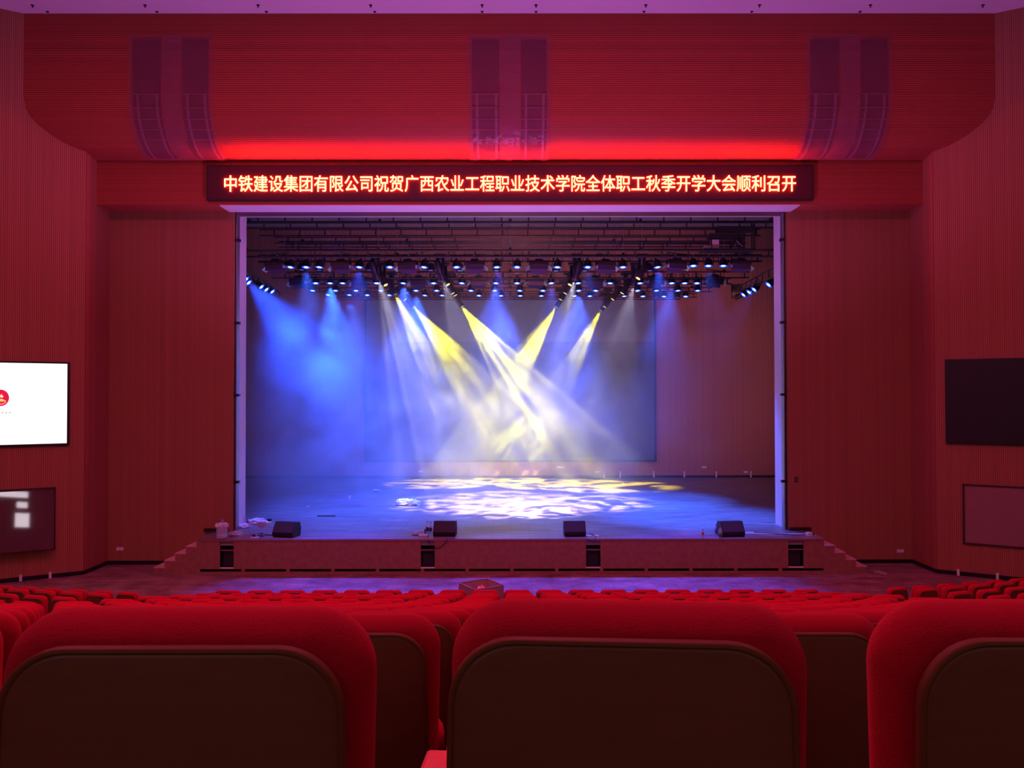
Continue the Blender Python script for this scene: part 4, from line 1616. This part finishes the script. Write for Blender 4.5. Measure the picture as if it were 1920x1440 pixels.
o.location = p + Vector((.02, -.05, .26))

# ---------------------------------------------------------------- haze over the stage
HMIN, HMAX = Vector((-9.5, 22.4, STZ + .02)), Vector((9.5, 34.85, 8.35))
ng = bpy.data.node_groups.new('haze', 'GeometryNodeTree')
ng.interface.new_socket(name='Geometry', in_out='OUTPUT', socket_type='NodeSocketGeometry')
go = ng.nodes.new('NodeGroupOutput')
vc = ng.nodes.new('GeometryNodeVolumeCube')
vc.inputs['Min'].default_value = HMIN
vc.inputs['Max'].default_value = HMAX
vc.inputs['Resolution X'].default_value = 150
vc.inputs['Resolution Y'].default_value = 70
vc.inputs['Resolution Z'].default_value = 90
pos = ng.nodes.new('GeometryNodeInputPosition')


def gm(op, a, b=None, c=None):
    n = ng.nodes.new('ShaderNodeMath')
    n.operation = op
    for i, v in enumerate((a, b, c)):
        if v is None:
            continue
        if isinstance(v, (int, float)):
            n.inputs[i].default_value = v
        else:
            ng.links.new(v, n.inputs[i])
    return n.outputs[0]


sep = ng.nodes.new('ShaderNodeSeparateXYZ')
ng.links.new(pos.outputs[0], sep.inputs[0])


def gauss(c, s, a):
    tot = None
    for i in range(3):
        d = gm('DIVIDE', gm('SUBTRACT', sep.outputs[i], c[i]), s[i])
        q = gm('MULTIPLY', d, d)
        tot = q if tot is None else gm('ADD', tot, q)
    return gm('MULTIPLY', gm('EXPONENT', gm('MULTIPLY', tot, -1.0)), a)


def gnoise(scale, detail, w, dist=0.0, rough=.55):
    n = ng.nodes.new('ShaderNodeTexNoise')
    n.noise_dimensions = '4D'
    n.inputs['Scale'].default_value = scale
    n.inputs['Detail'].default_value = detail
    n.inputs['W'].default_value = w
    n.inputs['Roughness'].default_value = rough
    n.inputs['Distortion'].default_value = dist
    ng.links.new(pos.outputs[0], n.inputs['Vector'])
    return n.outputs[0]


HAZE = [
    # centre, sigma, density
    ((-7.0, 28.5, 4.0), (3.4, 3.6, 4.6), .11),
    ((-6.6, 27.0, 6.4), (.9, 2.2, .9), .26),
    ((-6.2, 27.0, 5.3), (.7, 2.0, 1.0), .14),
    ((-4.7, 27.2, 6.1), (.8, 2.0, .8), .14),
    ((-2.2, 29.5, 5.0), (3.2, 3.0, 1.8), .062),
    ((3.3, 32.0, 7.0), (1.0, 2.0, 1.2), .10),
    ((1.5, 31.0, 6.8), (1.0, 2.0, 1.0), .05),
    ((-9.5, 30.0, 2.8), (2.5, 4.0, 3.0), .05),
    ((-3.6, 31.0, 2.1), (2.6, 2.5, 1.2), .045),
    ((0.9, 30.0, 4.0), (3.2, 3.0, 1.5), .036),
    ((3.4, 30.5, 4.2), (2.2, 3.0, 2.2), .045),
    ((-1.0, 30.5, 7.3), (5.0, 2.6, .9), .07),
    ((4.6, 29.5, 7.0), (.7, 2.0, 1.2), .07),
    ((8.0, 31.0, 2.6), (.8, 1.5, .6), .05),
    ((-1.5, 30.5, 1.8), (5.5, 3.5, 1.3), .025),
]
tot = None
for c, s, a in HAZE:
    g = gauss(c, s, a)
    tot = g if tot is None else gm('ADD', tot, g)
nzv = gnoise(.5, 6, 1.3, .8, .66)
nn_ = ng.nodes.new('ShaderNodeMapRange')
nn_.inputs['From Min'].default_value = .40
nn_.inputs['From Max'].default_value = .64
nn_.inputs['To Min'].default_value = .10
nn_.inputs['To Max'].default_value = 1.9
ng.links.new(nzv, nn_.inputs['Value'])
dens = gm('MULTIPLY', tot, nn_.outputs[0])
dens = gm('ADD', dens, .003)
# fade towards the clear right-hand side
fr_ = ng.nodes.new('ShaderNodeMapRange')
fr_.inputs['From Min'].default_value = 4.6
fr_.inputs['From Max'].default_value = 9.0
fr_.inputs['To Min'].default_value = 1.0
fr_.inputs['To Max'].default_value = .3
ng.links.new(sep.outputs[0], fr_.inputs['Value'])
dens = gm('MULTIPLY', dens, fr_.outputs[0])
ng.links.new(dens, vc.inputs['Density'])
sm = ng.nodes.new('GeometryNodeSetMaterial')
ng.links.new(vc.outputs[0], sm.inputs[0])
ng.links.new(sm.outputs[0], go.inputs[0])
hm, nt, out = _new('theatrical_haze')
nt.links.new(out.inputs[0].links[0].from_socket, out.inputs[0]) if out.inputs[0].links else None
at_ = nt.nodes.new('ShaderNodeAttribute')
at_.attribute_name = 'density'
vs = nt.nodes.new('ShaderNodeVolumeScatter')
vs.inputs['Color'].default_value = (.98, .98, 1, 1)
vs.inputs['Anisotropy'].default_value = .15
nt.links.new(at_.outputs['Fac'], vs.inputs['Density'])
nt.links.new(vs.outputs[0], out.inputs['Volume'])
sm.inputs['Material'].default_value = hm
hme = bpy.data.meshes.new('stage_haze')
ho = bpy.data.objects.new('stage_haze', hme)
COL.objects.link(ho)
md = ho.modifiers.new('haze', 'NODES')
md.node_group = ng
tag(ho, 'drifting theatrical haze filling the air above the stage floor', 'haze', None, 'stuff')
